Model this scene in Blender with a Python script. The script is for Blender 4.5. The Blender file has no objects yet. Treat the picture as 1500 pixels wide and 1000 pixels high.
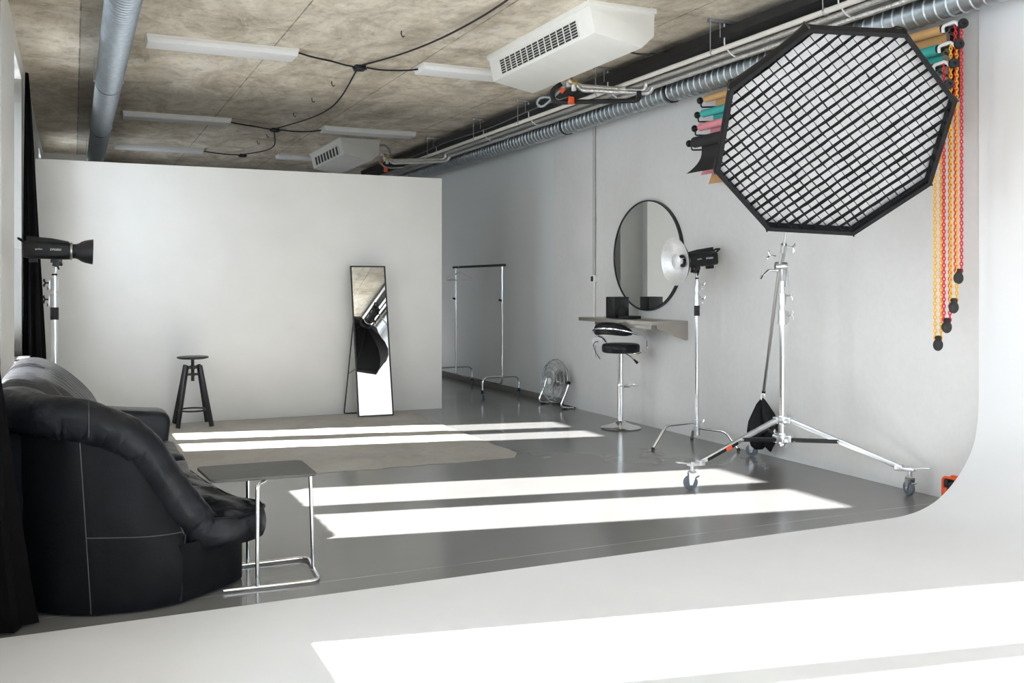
import bpy, bmesh, math, random
from mathutils import Vector, Matrix, Quaternion
random.seed(7)
PI = math.pi
V = Vector
sc = bpy.context.scene
col = sc.collection

# ------------------------------------------------------------------ calibration of the view
FPX, CAM_H, HOR = 1411.0, 1.4, 417.0
YAW = math.atan(642.5 / FPX)
SN, CS = math.sin(YAW), math.cos(YAW)
def on_z(x, y, z=0.0):
    D = FPX * (CAM_H - z) / (y - HOR); u = (x - 750) / FPX
    return V((D * (SN + u * CS), D * (CS - u * SN), z))
def on_y(x, y, Y):
    u = (x - 750) / FPX; D = Y / (CS - u * SN)
    return V((D * (SN + u * CS), Y, CAM_H - (y - HOR) * D / FPX))
def on_x(x, y, X):
    u = (x - 750) / FPX; D = X / (SN + u * CS)
    return V((X, D * (CS - u * SN), CAM_H - (y - HOR) * D / FPX))

# ------------------------------------------------------------------ materials
def nodes(m):
    m.use_nodes = True
    return m.node_tree.nodes, m.node_tree.links, m.node_tree.nodes['Principled BSDF']
def mat(name, c, rough=0.5, metal=0.0, noise=0.0, nscale=20.0, bump=0.0, bscale=60.0, spec=0.5, rvar=0.0, stretch=None, sheen=0.0, coat=0.0):
    m = bpy.data.materials.new(name)
    n, l, p = nodes(m)
    p.inputs['Base Color'].default_value = (*c, 1); p.inputs['Roughness'].default_value = rough
    p.inputs['Metallic'].default_value = metal; p.inputs['Specular IOR Level'].default_value = spec
    if sheen: p.inputs['Sheen Weight'].default_value = sheen
    if coat: p.inputs['Coat Weight'].default_value = coat; p.inputs['Coat Roughness'].default_value = .1
    tc = n.new('ShaderNodeTexCoord'); src = tc.outputs['Object']
    if stretch:
        mp = n.new('ShaderNodeMapping'); mp.inputs['Scale'].default_value = stretch
        l.new(src, mp.inputs[0]); src = mp.outputs[0]
    if noise or rvar:
        t = n.new('ShaderNodeTexNoise'); t.inputs['Scale'].default_value = nscale; t.inputs['Detail'].default_value = 6
        l.new(src, t.inputs['Vector'])
    if noise:
        r = n.new('ShaderNodeValToRGB')
        r.color_ramp.elements[0].position = .3; r.color_ramp.elements[1].position = .7
        r.color_ramp.elements[0].color = (*[max(0, v * (1 - noise)) for v in c], 1)
        r.color_ramp.elements[1].color = (*[min(1, v * (1 + noise)) for v in c], 1)
        l.new(t.outputs['Fac'], r.inputs[0]); l.new(r.outputs[0], p.inputs['Base Color'])
    if rvar:
        mr = n.new('ShaderNodeMapRange'); mr.inputs['To Min'].default_value = max(0, rough - rvar); mr.inputs['To Max'].default_value = min(1, rough + rvar)
        l.new(t.outputs['Fac'], mr.inputs['Value']); l.new(mr.outputs[0], p.inputs['Roughness'])
    if bump:
        b = n.new('ShaderNodeTexNoise'); b.inputs['Scale'].default_value = bscale; b.inputs['Detail'].default_value = 5
        l.new(src, b.inputs['Vector'])
        bp = n.new('ShaderNodeBump'); bp.inputs['Strength'].default_value = bump; bp.inputs['Distance'].default_value = .01
        l.new(b.outputs['Fac'], bp.inputs['Height']); l.new(bp.outputs[0], p.inputs['Normal'])
    return m

M = {}
M['chrome'] = mat('chrome', (.86, .87, .88), .12, 1.0, rvar=.05, nscale=40)
M['steel'] = mat('brushed_steel', (.62, .62, .62), .32, 1.0, rvar=.08, nscale=60)
M['alu'] = mat('aluminium', (.66, .67, .68), .30, 1.0, rvar=.06, nscale=50)
M['galv'] = mat('galvanised_steel', (.26, .29, .315), .38, 1.0, noise=.12, nscale=30, rvar=.05)
M['galv2'] = mat('galvanised_steel_lightened', (.46, .50, .525), .40, 1.0, noise=.12, nscale=30, rvar=.05)  # same steel, colour lightened to make up for dim light on the right duct
M['galv_dark'] = mat('galvanised_rod', (.42, .42, .42), .45, .9, noise=.1)
M['foil'] = mat('insulation_foil', (.80, .79, .77), .30, .95, noise=.12, nscale=50, bump=.9, bscale=45)
M['taupe'] = mat('shelf_metal', (.42, .39, .35), .35, .7, rvar=.08, nscale=30)
M['black'] = mat('black_plastic', (.010, .010, .011), .42, spec=.35, noise=.2, nscale=40)
M['blackmetal'] = mat('black_painted_metal', (.015, .015, .016), .38, noise=.15, nscale=40)
M['rubber'] = mat('black_rubber', (.02, .02, .02), .7, noise=.2, nscale=40)
M['wheelgrey'] = mat('grey_wheel_rubber', (.12, .14, .17), .5, noise=.2, nscale=40)
M['blackwood'] = mat('black_stained_wood', (.016, .015, .016), .42, noise=.35, nscale=12, stretch=(1, 1, .15))
M['leather'] = mat('black_leather', (.008, .0095, .0125), .34, spec=.24, noise=.3, nscale=9, bump=.45, bscale=24, rvar=.07)
M['leather_flat'] = mat('black_leather_panel', (.006, .0065, .008), .42, spec=.11, noise=.2, nscale=14, bump=.12, bscale=90, rvar=.05)
M['leather_pale'] = mat('paler_black_leather', (.035, .037, .042), .38, noise=.3, nscale=9, bump=.35, bscale=30, rvar=.06)  # paler leather for the back cushions
M['stitch'] = mat('seam_thread', (.07, .07, .075), .7, noise=.1)
M['velvet'] = mat('black_curtain_cloth', (.004, .0035, .004), .95, noise=.3, nscale=30, spec=.1)
M['cloth'] = mat('black_nylon', (.007, .007, .008), .6, spec=.22, noise=.25, nscale=30, bump=.3, bscale=50)
M['diffuser'] = mat('white_diffuser_cloth', (.86, .86, .86), .8, noise=.03, nscale=60, bump=.1, bscale=300)
M['white'] = mat('white_paint', (.83, .83, .81), .55, noise=.02, nscale=6, bump=.06, bscale=120)
M['partition'] = mat('partition_white_paint', (.84, .84, .825), .6, noise=.025, nscale=2.5, bump=.12, bscale=90)
M['cyc'] = mat('cyclorama_white', (.76, .765, .775), .5, noise=.02, nscale=1.5, bump=.05, bscale=150)
M['whiteplastic'] = mat('white_plastic', (.78, .78, .76), .4, noise=.02, nscale=20)
M['acwhite'] = mat('enamelled_casing', (.80, .79, .74), .38, noise=.02, nscale=8)
M['lampwhite'] = mat('lamp_diffuser', (.82, .82, .81), .5, noise=.015, nscale=30)
M['pvc'] = mat('cream_pipe', (.74, .70, .65), .4, noise=.04, nscale=10)
M['greypvc'] = mat('grey_pvc', (.42, .42, .41), .4, noise=.04, nscale=10)
M['darkwall'] = mat('unlit_depth_grey', (.06, .06, .06), .7, noise=.05, nscale=5)  # dark colour stands in for the unlit depth past the partition
M['tray'] = mat('dark_cable_tray', (.016, .015, .014), .65, noise=.3, nscale=10)
M['darkfoam'] = mat('black_pipe_lagging', (.016, .016, .016), .75, noise=.3, nscale=30)
M['greyhose'] = mat('grey_hose', (.30, .32, .33), .5, noise=.1)
M['orange'] = mat('orange_plastic', (.85, .10, .015), .4, noise=.06)
M['brass'] = mat('brass', (.65, .48, .2), .3, 1.0, noise=.08)
M['tabletop'] = mat('grey_laminate', (.105, .104, .10), .6, spec=.3, noise=.08, nscale=30)
M['tan'] = mat('tan_paper', (.58, .34, .14), .75, noise=.04, nscale=15)
M['teal'] = mat('teal_paper', (.05, .42, .38), .75, noise=.05, nscale=15)
M['pink'] = mat('pink_paper', (.75, .28, .32), .75, noise=.04, nscale=15)
M['charcoal'] = mat('black_paper', (.022, .021, .020), .85, noise=.1, nscale=15)
M['red'] = mat('red_chain_plastic', (.62, .012, .02), .4, noise=.06)
M['yellow'] = mat('yellow_chain_plastic', (.80, .40, .02), .4, noise=.06)
M['lightmetal'] = mat('bright_enamel', (.80, .80, .80), .35, noise=.03)
M['sill'] = mat('window_sill_stone', (.20, .20, .20), .4, noise=.1)
M['socket'] = mat('socket_plastic', (.78, .78, .77), .35, noise=.01)
M['dark'] = mat('dark_recess', (.02, .02, .02), .6, noise=.2)
M['wire'] = mat('fan_wire', (.55, .56, .57), .25, 1.0, rvar=.05)
M['letter'] = mat('white_print', (.8, .8, .8), .5, noise=.01)
M['silverdish'] = mat('silver_reflector', (.80, .80, .80), .38, .55, noise=.05, nscale=40, bump=.15, bscale=160)
M['base'] = mat('grey_skirting', (.20, .19, .18), .45, noise=.05)

def mirror_mat():
    m = bpy.data.materials.new('mirror_glass'); n, l, p = nodes(m)
    p.inputs['Metallic'].default_value = 1; p.inputs['Base Color'].default_value = (.90, .92, .91, 1)
    t = n.new('ShaderNodeTexNoise'); t.inputs['Scale'].default_value = 3
    mr = n.new('ShaderNodeMapRange'); mr.inputs['To Min'].default_value = .0; mr.inputs['To Max'].default_value = .012
    l.new(t.outputs['Fac'], mr.inputs['Value']); l.new(mr.outputs[0], p.inputs['Roughness'])
    return m
M['mirror'] = mirror_mat()
def glass_mat():
    m = bpy.data.materials.new('window_glass'); m.use_nodes = True
    n, l = m.node_tree.nodes, m.node_tree.links; n.clear()
    o = n.new('ShaderNodeOutputMaterial'); mx = n.new('ShaderNodeMixShader')
    a = n.new('ShaderNodeBsdfTransparent'); b = n.new('ShaderNodeBsdfGlossy'); b.inputs['Roughness'].default_value = .02
    f = n.new('ShaderNodeFresnel'); f.inputs['IOR'].default_value = 1.25
    l.new(f.outputs[0], mx.inputs[0]); l.new(a.outputs[0], mx.inputs[1]); l.new(b.outputs[0], mx.inputs[2]); l.new(mx.outputs[0], o.inputs[0])
    return m
M['glass'] = glass_mat()

def tex_noise(n, l, src, scale, detail=8, rough=.6, stretch=None, dist=0):
    if stretch:
        mp = n.new('ShaderNodeMapping'); mp.inputs['Scale'].default_value = stretch
        l.new(src, mp.inputs[0]); src = mp.outputs[0]
    t = n.new('ShaderNodeTexNoise'); t.inputs['Scale'].default_value = scale; t.inputs['Detail'].default_value = detail
    t.inputs['Roughness'].default_value = rough; t.inputs['Distortion'].default_value = dist
    l.new(src, t.inputs['Vector']); return t.outputs['Fac']
def ramp(n, l, fac, stops):
    r = n.new('ShaderNodeValToRGB'); cr = r.color_ramp
    while len(cr.elements) < len(stops): cr.elements.new(.5)
    for e, (p, c) in zip(cr.elements, stops):
        e.position = p; e.color = (*c, 1) if isinstance(c, tuple) else (c, c, c, 1)
    l.new(fac, r.inputs[0]); return r.outputs[0]
def mix(n, l, fac, a, b, mode='MIX'):
    x = n.new('ShaderNodeMix'); x.data_type = 'RGBA'; x.blend_type = mode
    if isinstance(fac, (int, float)): x.inputs[0].default_value = fac
    else: l.new(fac, x.inputs[0])
    for s, v in ((6, a), (7, b)):
        if isinstance(v, tuple): x.inputs[s].default_value = (*v, 1)
        else: l.new(v, x.inputs[s])
    return x.outputs[2]
def math_n(n, l, op, a, b=None, c=None):
    x = n.new('ShaderNodeMath'); x.operation = op
    for i, v in enumerate((a, b, c)):
        if v is None: continue
        if isinstance(v, (int, float)): x.inputs[i].default_value = v
        else: l.new(v, x.inputs[i])
    return x.outputs[0]

def concrete_mat():
    m = bpy.data.materials.new('board_marked_concrete'); n, l, p = nodes(m)
    tc = n.new('ShaderNodeTexCoord'); src = tc.outputs['Object']
    big = tex_noise(n, l, src, .75, 9, .62, (1, .55, 1), dist=1.3)
    mid = tex_noise(n, l, src, 2.6, 12, .72, (1, .5, 1), dist=1.0)
    streak = tex_noise(n, l, src, 2.6, 12, .74, (.45, .9, 1), dist=.5)
    fine = tex_noise(n, l, src, 11, 13, .80, (.8, .6, 1), dist=.4)
    c = ramp(n, l, mid, [(.30, (.44, .385, .30)), (.44, (.64, .58, .485)), (.56, (.80, .74, .64)), (.70, (.92, .88, .80))])
    c = mix(n, l, .85, c, ramp(n, l, big, [(.36, (.72, .68, .61)), (.47, (.90, .87, .81)), (.55, (1.0, .97, .92)), (.66, (1.0, 1.0, .98))]), 'MULTIPLY')
    c = mix(n, l, .75, c, ramp(n, l, streak, [(.36, (.62, .59, .55)), (.46, (.95, .94, .92)), (.55, (1., 1., 1.))]), 'MULTIPLY')
    c = mix(n, l, .65, c, ramp(n, l, fine, [(.38, .58), (.47, .94), (.56, 1.0)]), 'MULTIPLY')
    lime = ramp(n, l, tex_noise(n, l, src, 1.2, 10, .66, (1, .6, 1), dist=1.8), [(.60, 0.0), (.64, .55), (.74, .35), (.8, 0.0)])
    c = mix(n, l, lime, c, (.76, .73, .68))
    sep = n.new('ShaderNodeSeparateXYZ'); l.new(src, sep.inputs[0])
    jn = None
    for x0 in (.05, 1.58, 2.93, 4.24):
        d = math_n(n, l, 'ABSOLUTE', math_n(n, l, 'SUBTRACT', sep.outputs['X'], x0))
        g = math_n(n, l, 'LESS_THAN', d, .006)
        jn = g if jn is None else math_n(n, l, 'MAXIMUM', jn, g)
    for y0 in (5.2, 7.85, 10.5, 13.15):
        d = math_n(n, l, 'ABSOLUTE', math_n(n, l, 'SUBTRACT', sep.outputs['Y'], y0))
        g = math_n(n, l, 'MULTIPLY', math_n(n, l, 'LESS_THAN', d, .005), .5)
        jn = math_n(n, l, 'MAXIMUM', jn, g)
    gate = ramp(n, l, tex_noise(n, l, src, 5, 4), [(.35, .25), (.6, .8)])
    jm = math_n(n, l, 'MULTIPLY', jn, gate)
    c = mix(n, l, jm, c, (.07, .065, .055))
    # shade painted into the narrow ceiling strip by the window wall
    strip_shade = math_n(n, l, 'MULTIPLY', math_n(n, l, 'GREATER_THAN', sep.outputs['X'], .05), math_n(n, l, 'LESS_THAN', sep.outputs['X'], .42))
    c = mix(n, l, math_n(n, l, 'MULTIPLY', strip_shade, .45), c, (.13, .125, .105))
    l.new(c, p.inputs['Base Color']); p.inputs['Roughness'].default_value = .8
    bp = n.new('ShaderNodeBump'); bp.inputs['Strength'].default_value = .4; bp.inputs['Distance'].default_value = .01
    l.new(fine, bp.inputs['Height']); l.new(bp.outputs[0], p.inputs['Normal'])
    return m
M['concrete'] = concrete_mat()

def floor_mat():
    m = bpy.data.materials.new('grey_epoxy_floor'); n, l, p = nodes(m)
    tc = n.new('ShaderNodeTexCoord'); src = tc.outputs['Object']
    a = tex_noise(n, l, src, 1.1, 6, .6); c = ramp(n, l, a, [(.3, (.172, .171, .167)), (.7, (.192, .191, .187))])
    sep = n.new('ShaderNodeSeparateXYZ'); l.new(src, sep.inputs[0])
    d = math_n(n, l, 'ABSOLUTE', math_n(n, l, 'SUBTRACT', sep.outputs['Y'], 4.5))
    g = math_n(n, l, 'LESS_THAN', d, .004)
    gate = ramp(n, l, tex_noise(n, l, src, 3, 3), [(.35, .1), (.6, .7)])
    c = mix(n, l, math_n(n, l, 'MULTIPLY', g, gate), c, (.5, .5, .48))
    l.new(c, p.inputs['Base Color'])
    rr = ramp(n, l, tex_noise(n, l, src, 2.2, 8, .65), [(.3, .15), (.7, .20)])
    l.new(rr, p.inputs['Roughness']); p.inputs['Specular IOR Level'].default_value = .42
    return m
M['floor'] = floor_mat()

def wallright_mat():
    m = bpy.data.materials.new('skimmed_and_painted_wall'); n, l, p = nodes(m)
    tc = n.new('ShaderNodeTexCoord'); src = tc.outputs['Object']
    a = tex_noise(n, l, src, 1.6, 8, .6, dist=.4); b = tex_noise(n, l, src, 22, 6, .6)
    skim = ramp(n, l, a, [(.3, (.64, .635, .625)), (.7, (.70, .695, .685))])
    skim = mix(n, l, .35, skim, ramp(n, l, b, [(.35, .9), (.65, 1.0)]), 'MULTIPLY')
    sep = n.new('ShaderNodeSeparateXYZ'); l.new(src, sep.inputs[0])
    g = math_n(n, l, 'GREATER_THAN', sep.outputs['Y'], 10.2)
    c = mix(n, l, g, skim, (.66, .68, .68))
    l.new(c, p.inputs['Base Color']); p.inputs['Roughness'].default_value = .62
    bp = n.new('ShaderNodeBump'); bp.inputs['Strength'].default_value = .1; bp.inputs['Distance'].default_value = .004
    l.new(b, bp.inputs['Height']); l.new(bp.outputs[0], p.inputs['Normal'])
    return m
M['wallright'] = wallright_mat()

def rug_mat():
    m = bpy.data.materials.new('raw_canvas'); n, l, p = nodes(m)
    tc = n.new('ShaderNodeTexCoord'); src = tc.outputs['Object']
    a = tex_noise(n, l, src, 1.4, 8, .65, dist=.8); b = tex_noise(n, l, src, 60, 6, .7)
    c = ramp(n, l, a, [(.28, (.31, .285, .25)), (.5, (.39, .365, .325)), (.72, (.44, .415, .375))])
    c = mix(n, l, .5, c, ramp(n, l, b, [(.3, .8), (.7, 1.05)]), 'MULTIPLY')
    l.new(c, p.inputs['Base Color']); p.inputs['Roughness'].default_value = .92
    w = tex_noise(n, l, src, 3.2, 8, .6, (1, 1.5, 1), dist=1.2)
    bp = n.new('ShaderNodeBump'); bp.inputs['Strength'].default_value = .55; bp.inputs['Distance'].default_value = .03
    l.new(w, bp.inputs['Height']); l.new(bp.outputs[0], p.inputs['Normal'])
    return m
M['rug'] = rug_mat()

# ------------------------------------------------------------------ mesh builder
class MB:
    def __init__(s): s.v = []; s.f = []
    def add(s, vs, fs):
        o = len(s.v); s.v += [V(p) for p in vs]; s.f += [tuple(i + o for i in f) for f in fs]; return s
    def box(s, c, d, R=None):
        c = V(c); h = V(d) / 2; vs = []
        for x in (-1, 1):
            for y in (-1, 1):
                for z in (-1, 1):
                    q = V((x * h.x, y * h.y, z * h.z)); vs.append(c + (R @ q if R else q))
        return s.add(vs, [(0, 1, 3, 2), (4, 6, 7, 5), (0, 4, 5, 1), (2, 3, 7, 6), (0, 2, 6, 4), (1, 5, 7, 3)])
    def bb(s, a, b):
        a, b = V(a), V(b); return s.box((a + b) / 2, (abs(b.x - a.x), abs(b.y - a.y), abs(b.z - a.z)))
    def tube(s, pts, r, n=10, closed=False, caps=True, flat=1.0):
        pts = [V(p) for p in pts]; k = len(pts)
        rs = r if isinstance(r, (list, tuple)) else [r] * k
        tan = []
        for i in range(k):
            a = pts[(i - 1) % k] if (closed or i) else pts[0]; b = pts[(i + 1) % k] if (closed or i < k - 1) else pts[-1]
            t = b - a; tan.append(t.normalized() if t.length > 1e-9 else V((0, 0, 1)))
        up = V((0, 0, 1)) if abs(tan[0].z) < .9 else V((1, 0, 0))
        nx = tan[0].cross(up).normalized(); vs = []
        for i in range(k):
            if i:
                q = tan[i - 1].rotation_difference(tan[i]); nx = (q @ nx)
                nx = (nx - tan[i] * nx.dot(tan[i])).normalized()
            ny = tan[i].cross(nx)
            for j in range(n):
                a = 2 * PI * j / n; vs.append(pts[i] + (nx * math.cos(a) + ny * math.sin(a) * flat) * rs[i])
        fs = []
        for i in range(k if closed else k - 1):
            for j in range(n):
                a = i * n + j; b = i * n + (j + 1) % n; c = ((i + 1) % k) * n + (j + 1) % n; d = ((i + 1) % k) * n + j
                fs.append((a, b, c, d))
        if caps and not closed: fs += [tuple(range(n))[::-1], tuple((k - 1) * n + j for j in range(n))]
        return s.add(vs, fs)
    def cyl(s, a, b, r, r2=None, n=16): return s.tube([a, b], [r, r if r2 is None else r2], n)
    def lathe(s, prof, o=(0, 0, 0), ax=(0, 0, 1), n=24, caps=True):
        o = V(o); ax = V(ax).normalized(); e1 = ax.orthogonal().normalized(); e2 = ax.cross(e1); vs = []
        for r, z in prof:
            for j in range(n):
                a = 2 * PI * j / n; vs.append(o + ax * z + (e1 * math.cos(a) + e2 * math.sin(a)) * max(r, 1e-5))
        fs = []
        for i in range(len(prof) - 1):
            for j in range(n):
                fs.append((i * n + j, i * n + (j + 1) % n, (i + 1) * n + (j + 1) % n, (i + 1) * n + j))
        if caps: fs += [tuple(range(n))[::-1], tuple((len(prof) - 1) * n + j for j in range(n))]
        return s.add(vs, fs)
    def loft(s, rings, closed=True, caps=True):
        n = len(rings[0]); vs = [p for r in rings for p in r]; fs = []
        for i in range(len(rings) - 1):
            for j in range(n if closed else n - 1):
                fs.append((i * n + j, i * n + (j + 1) % n, (i + 1) * n + (j + 1) % n, (i + 1) * n + j))
        if caps and closed: fs += [tuple(range(n))[::-1], tuple((len(rings) - 1) * n + j for j in range(n))]
        return s.add(vs, fs)
    def prism(s, poly, d):      # poly: list of 3D points, d: extrusion vector
        d = V(d); return s.loft([[V(p) for p in poly], [V(p) + d for p in poly]])
    def ball(s, c, r, n=14, sq=(1, 1, 1)):
        c = V(c); vs = []; fs = []; m = n // 2
        for i in range(m + 1):
            t = PI * i / m
            for j in range(n):
                a = 2 * PI * j / n
                vs.append(c + V((math.sin(t) * math.cos(a) * r * sq[0], math.sin(t) * math.sin(a) * r * sq[1], math.cos(t) * r * sq[2])))
        for i in range(m):
            for j in range(n): fs.append((i * n + j, (i + 1) * n + j, (i + 1) * n + (j + 1) % n, i * n + (j + 1) % n))
        return s.add(vs, fs)
    def mesh(s, name, off=V((0, 0, 0)), bevel=0, seg=2, smooth=35, sub=0):
        bm = bmesh.new(); vv = [bm.verts.new(p - off) for p in s.v]; bm.verts.index_update()
        for f in s.f:
            try: bm.faces.new([vv[i] for i in f])
            except ValueError: pass
        bmesh.ops.remove_doubles(bm, verts=bm.verts, dist=1e-5)
        bmesh.ops.recalc_face_normals(bm, faces=bm.faces)
        if bevel:
            es = [e for e in bm.edges if len(e.link_faces) == 2 and e.calc_face_angle(0) > .5]
            bmesh.ops.bevel(bm, geom=es, offset=bevel, segments=seg, affect='EDGES', profile=.5, clamp_overlap=True)
        for f in bm.faces: f.smooth = True
        lim = math.radians(smooth)
        for e in bm.edges:
            e.smooth = not (len(e.link_faces) == 2 and e.calc_face_angle(0) > lim)
        me = bpy.data.meshes.new(name); bm.to_mesh(me); bm.free(); return me
    def build(s, name, m, parent=None, off=None, **kw):
        if off is None: off = V(parent['_o']) if parent is not None and '_o' in parent.keys() else V((0, 0, 0))
        me = s.mesh(name, V(off), **kw); me.materials.append(m)
        o = bpy.data.objects.new(name, me); col.objects.link(o)
        if parent is not None:
            o.parent = parent
            if parent.type == 'MESH': pass
            o['_o'] = tuple(off)
        return o

def tag(o, label, cat, group=None):
    o['label'] = label; o['category'] = cat
    if group: o['group'] = group
    return o
def thing(name, label, cat, loc=(0, 0, 0), group=None, matrix=None):
    o = bpy.data.objects.new(name, None); col.objects.link(o); o.empty_display_size = .1
    if matrix is not None: o.matrix_world = matrix; o['_o'] = (0., 0., 0.)
    else: o.location = loc; o['_o'] = tuple(float(x) for x in loc)
    return tag(o, label, cat, group)
def solo(mb, name, m, label, cat, loc, group=None, **kw):
    o = mb.build(name, m, off=V(loc), **kw); o.location = loc
    return tag(o, label, cat, group)
def struct(mb, name, m, parent=None, **kw):
    o = mb.build(name, m, parent, **kw)
    if parent is None: o['kind'] = 'structure'
    return o
def spline(pts, k=6):
    pts = [V(p) for p in pts]; out = []
    for i in range(len(pts) - 1):
        p0 = pts[max(i - 1, 0)]; p1 = pts[i]; p2 = pts[i + 1]; p3 = pts[min(i + 2, len(pts) - 1)]
        for j in range(k):
            t = j / k
            out.append(.5 * ((2 * p1) + (p2 - p0) * t + (2 * p0 - 5 * p1 + 4 * p2 - p3) * t * t + (3 * p1 - p0 - 3 * p2 + p3) * t ** 3))
    out.append(pts[-1]); return out
def fillet(pts, r, k=5):
    pts = [V(p) for p in pts]; out = [pts[0]]
    for i in range(1, len(pts) - 1):
        a, b, c = pts[i - 1], pts[i], pts[i + 1]
        d = min(r, (a - b).length * .49, (c - b).length * .49)
        p, q = b + (a - b).normalized() * d, b + (c - b).normalized() * d
        for j in range(k + 1):
            t = j / k; out.append(p * (1 - t) ** 2 + b * 2 * t * (1 - t) + q * t * t)
    out.append(pts[-1]); return out
def text_obj(body, size, depth, m, parent, mtx, name='lettering'):
    cu = bpy.data.curves.new(name, 'FONT'); cu.body = body; cu.size = size; cu.extrude = depth; cu.align_x = 'CENTER'; cu.align_y = 'CENTER'
    t = bpy.data.objects.new(name + '_tmp', cu); col.objects.link(t)
    bpy.context.view_layer.update()
    dg = bpy.context.evaluated_depsgraph_get()
    me = bpy.data.meshes.new_from_object(t.evaluated_get(dg)); bpy.data.objects.remove(t)
    me.transform(mtx); me.materials.clear(); me.materials.append(m)
    o = bpy.data.objects.new(name, me); col.objects.link(o); o.parent = parent; return o
def copy_tree(o, parent=None):
    c = o.copy(); col.objects.link(c)
    if parent is not None: c.parent = parent
    for ch in [x for x in bpy.data.objects if x.parent == o]: copy_tree(ch, c)
    return c
def wob(p, s=1.0, seed=0.0):
    from mathutils import noise as nz
    return nz.noise(V(p) * s + V((seed, seed * 1.7, seed * .3)))

# ------------------------------------------------------------------ room
XL, XR, H = -.43, 5.18, 3.46
YB, YF, YP = 16.7, -3.4, 10.26
struct(MB().bb((XL - .5, YF - .3, -.12), (XR + .3, YB + 2.9, 0)), 'floor', M['floor'])
struct(MB().bb((XL - .5, YF - .3, H), (XR + .3, YB + 2.9, H + .2)), 'ceiling', M['concrete'])
struct(MB().bb((XR + .012, YF - .3, 0), (XR + .3, YB + 2.9, H)), 'wall_right', M['wallright'], off=(0, 0, 0))
struct(MB().bb((XL - .5, YB, 0), (.33, YB + .3, H)), 'wall_back', M['partition'])
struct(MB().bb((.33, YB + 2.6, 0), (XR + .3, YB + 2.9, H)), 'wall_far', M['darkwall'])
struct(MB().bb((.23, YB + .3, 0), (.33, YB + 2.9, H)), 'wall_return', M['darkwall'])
struct(MB().bb((XL + .10, YP, 0), (3.80, YP + .12, 2.605)), 'wall_middle', M['partition'], bevel=.004)
struct(MB().bb((XR - .004, 9.95, 0), (XR + .012, YB, .075)), 'baseboard_right', M['base'], bevel=.003)
# windows: (low edge of near pane, its high edge, low edge of far pane, its high edge) in Y
WIN = [(14.70, 15.15, 15.35, 15.80), (8.75, 9.145, 9.39, 9.80), (5.63, 6.23, 6.465, 7.035), (2.60, 3.245, 3.387, 4.03), (-.44, .20, .35, .99)]  # first one, unseen behind the partition, is added to brighten the passage
ZS, ZT, XO = .745, 3.27, -.75
w = MB()
edges = [YF - .3]
for a, b, c, d in reversed(WIN): edges += [a - .10, d + .03]
edges.append(YB + .3)
for i in range(0, len(edges), 2): w.bb((XO, edges[i], 0), (XL, edges[i + 1], H))
for a, b, c, d in WIN:
    w.bb((XO, a - .10, 0), (XL, d + .03, ZS - .03)); w.bb((XO, a - .10, ZT), (XL, d + .03, H))
struct(w, 'wall_left', M['white'])
for i, (a, b, c, d) in enumerate(WIN):
    fr = MB(); x0, x1 = -.68, -.62
    for y0, y1 in ((a - .10, a), (b, c), (d, d + .03)): fr.bb((x0, y0, ZS - .03), (x1, y1, ZT))
    for y0, y1 in ((a, b), (c, d)):
        fr.bb((x0, y0, ZS - .03), (x1, y1, .86)); fr.bb((x0, y0, 3.187), (x1, y1, ZT))
    o = struct(fr, 'window_%d' % (i + 1), M['whiteplastic'], off=(0, 0, 0))
    for y0, y1 in ((a, b), (c, d)): MB().bb((-.655, y0, .86), (-.645, y1, 3.187)).build('pane', M['glass'], o)
    MB().bb((-.62, a - .095, ZS - .025), (-.355, d + .028, ZS + .01)).build('sill', M['sill'], o, bevel=.004)
# wall behind the camera, its two wide windows unseen and added for soft fill
FILL_WIN = [(.4, 2.2), (2.8, 4.8)]
w = MB(); xs = [XL - .3] + [v for ab in FILL_WIN for v in ab] + [XR + .3]
for i in range(0, len(xs), 2): w.bb((xs[i], YF - .3, 0), (xs[i + 1], YF, H))
for a, b in FILL_WIN: w.bb((a, YF - .3, 0), (b, YF, .8)); w.bb((a, YF - .3, 3.2), (b, YF, H))
struct(w, 'wall_front', M['white'])
for i, (a, b) in enumerate(FILL_WIN):
    fr = MB()
    for x0, x1 in ((a, a + .07), ((a + b) / 2 - .05, (a + b) / 2 + .05), (b - .07, b)): fr.bb((x0, YF - .2, .8), (x1, YF - .14, 3.2))
    fr.bb((a, YF - .2, .8), (b, YF - .14, .87)); fr.bb((a, YF - .2, 3.13), (b, YF - .14, 3.2))
    o = struct(fr, 'window_%d' % (i + 6), M['whiteplastic'], off=(0, 0, 0))
    MB().bb((a + .07, YF - .175, .87), (b - .07, YF - .168, 3.13)).build('pane', M['glass'], o)
# white cyclorama: floor, quarter-round cove and wall skin in one sweep
prof = [(XL, .006)]
RC = .80; cx, cz = XR - RC, .006 + RC
cove = spline([(4.2, 0, .006), (4.43, 0, .007), (4.576, 0, .015), (4.711, 0, .040), (4.848, 0, .096), (5.002, 0, .214), (5.125, 0, .378), (5.17, 0, .55), (XR, 0, .72)], 6)
prof += [(p.x, p.z) for p in cove]
prof += [(XR, H), (XR + .012, H), (XR + .012, 0), (XL, 0)]
struct(MB().prism([(x, 4.295, z) for x, z in prof], (0, YF - 4.295, 0)), 'wall_cyclorama', M['cyc'], smooth=30)

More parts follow.
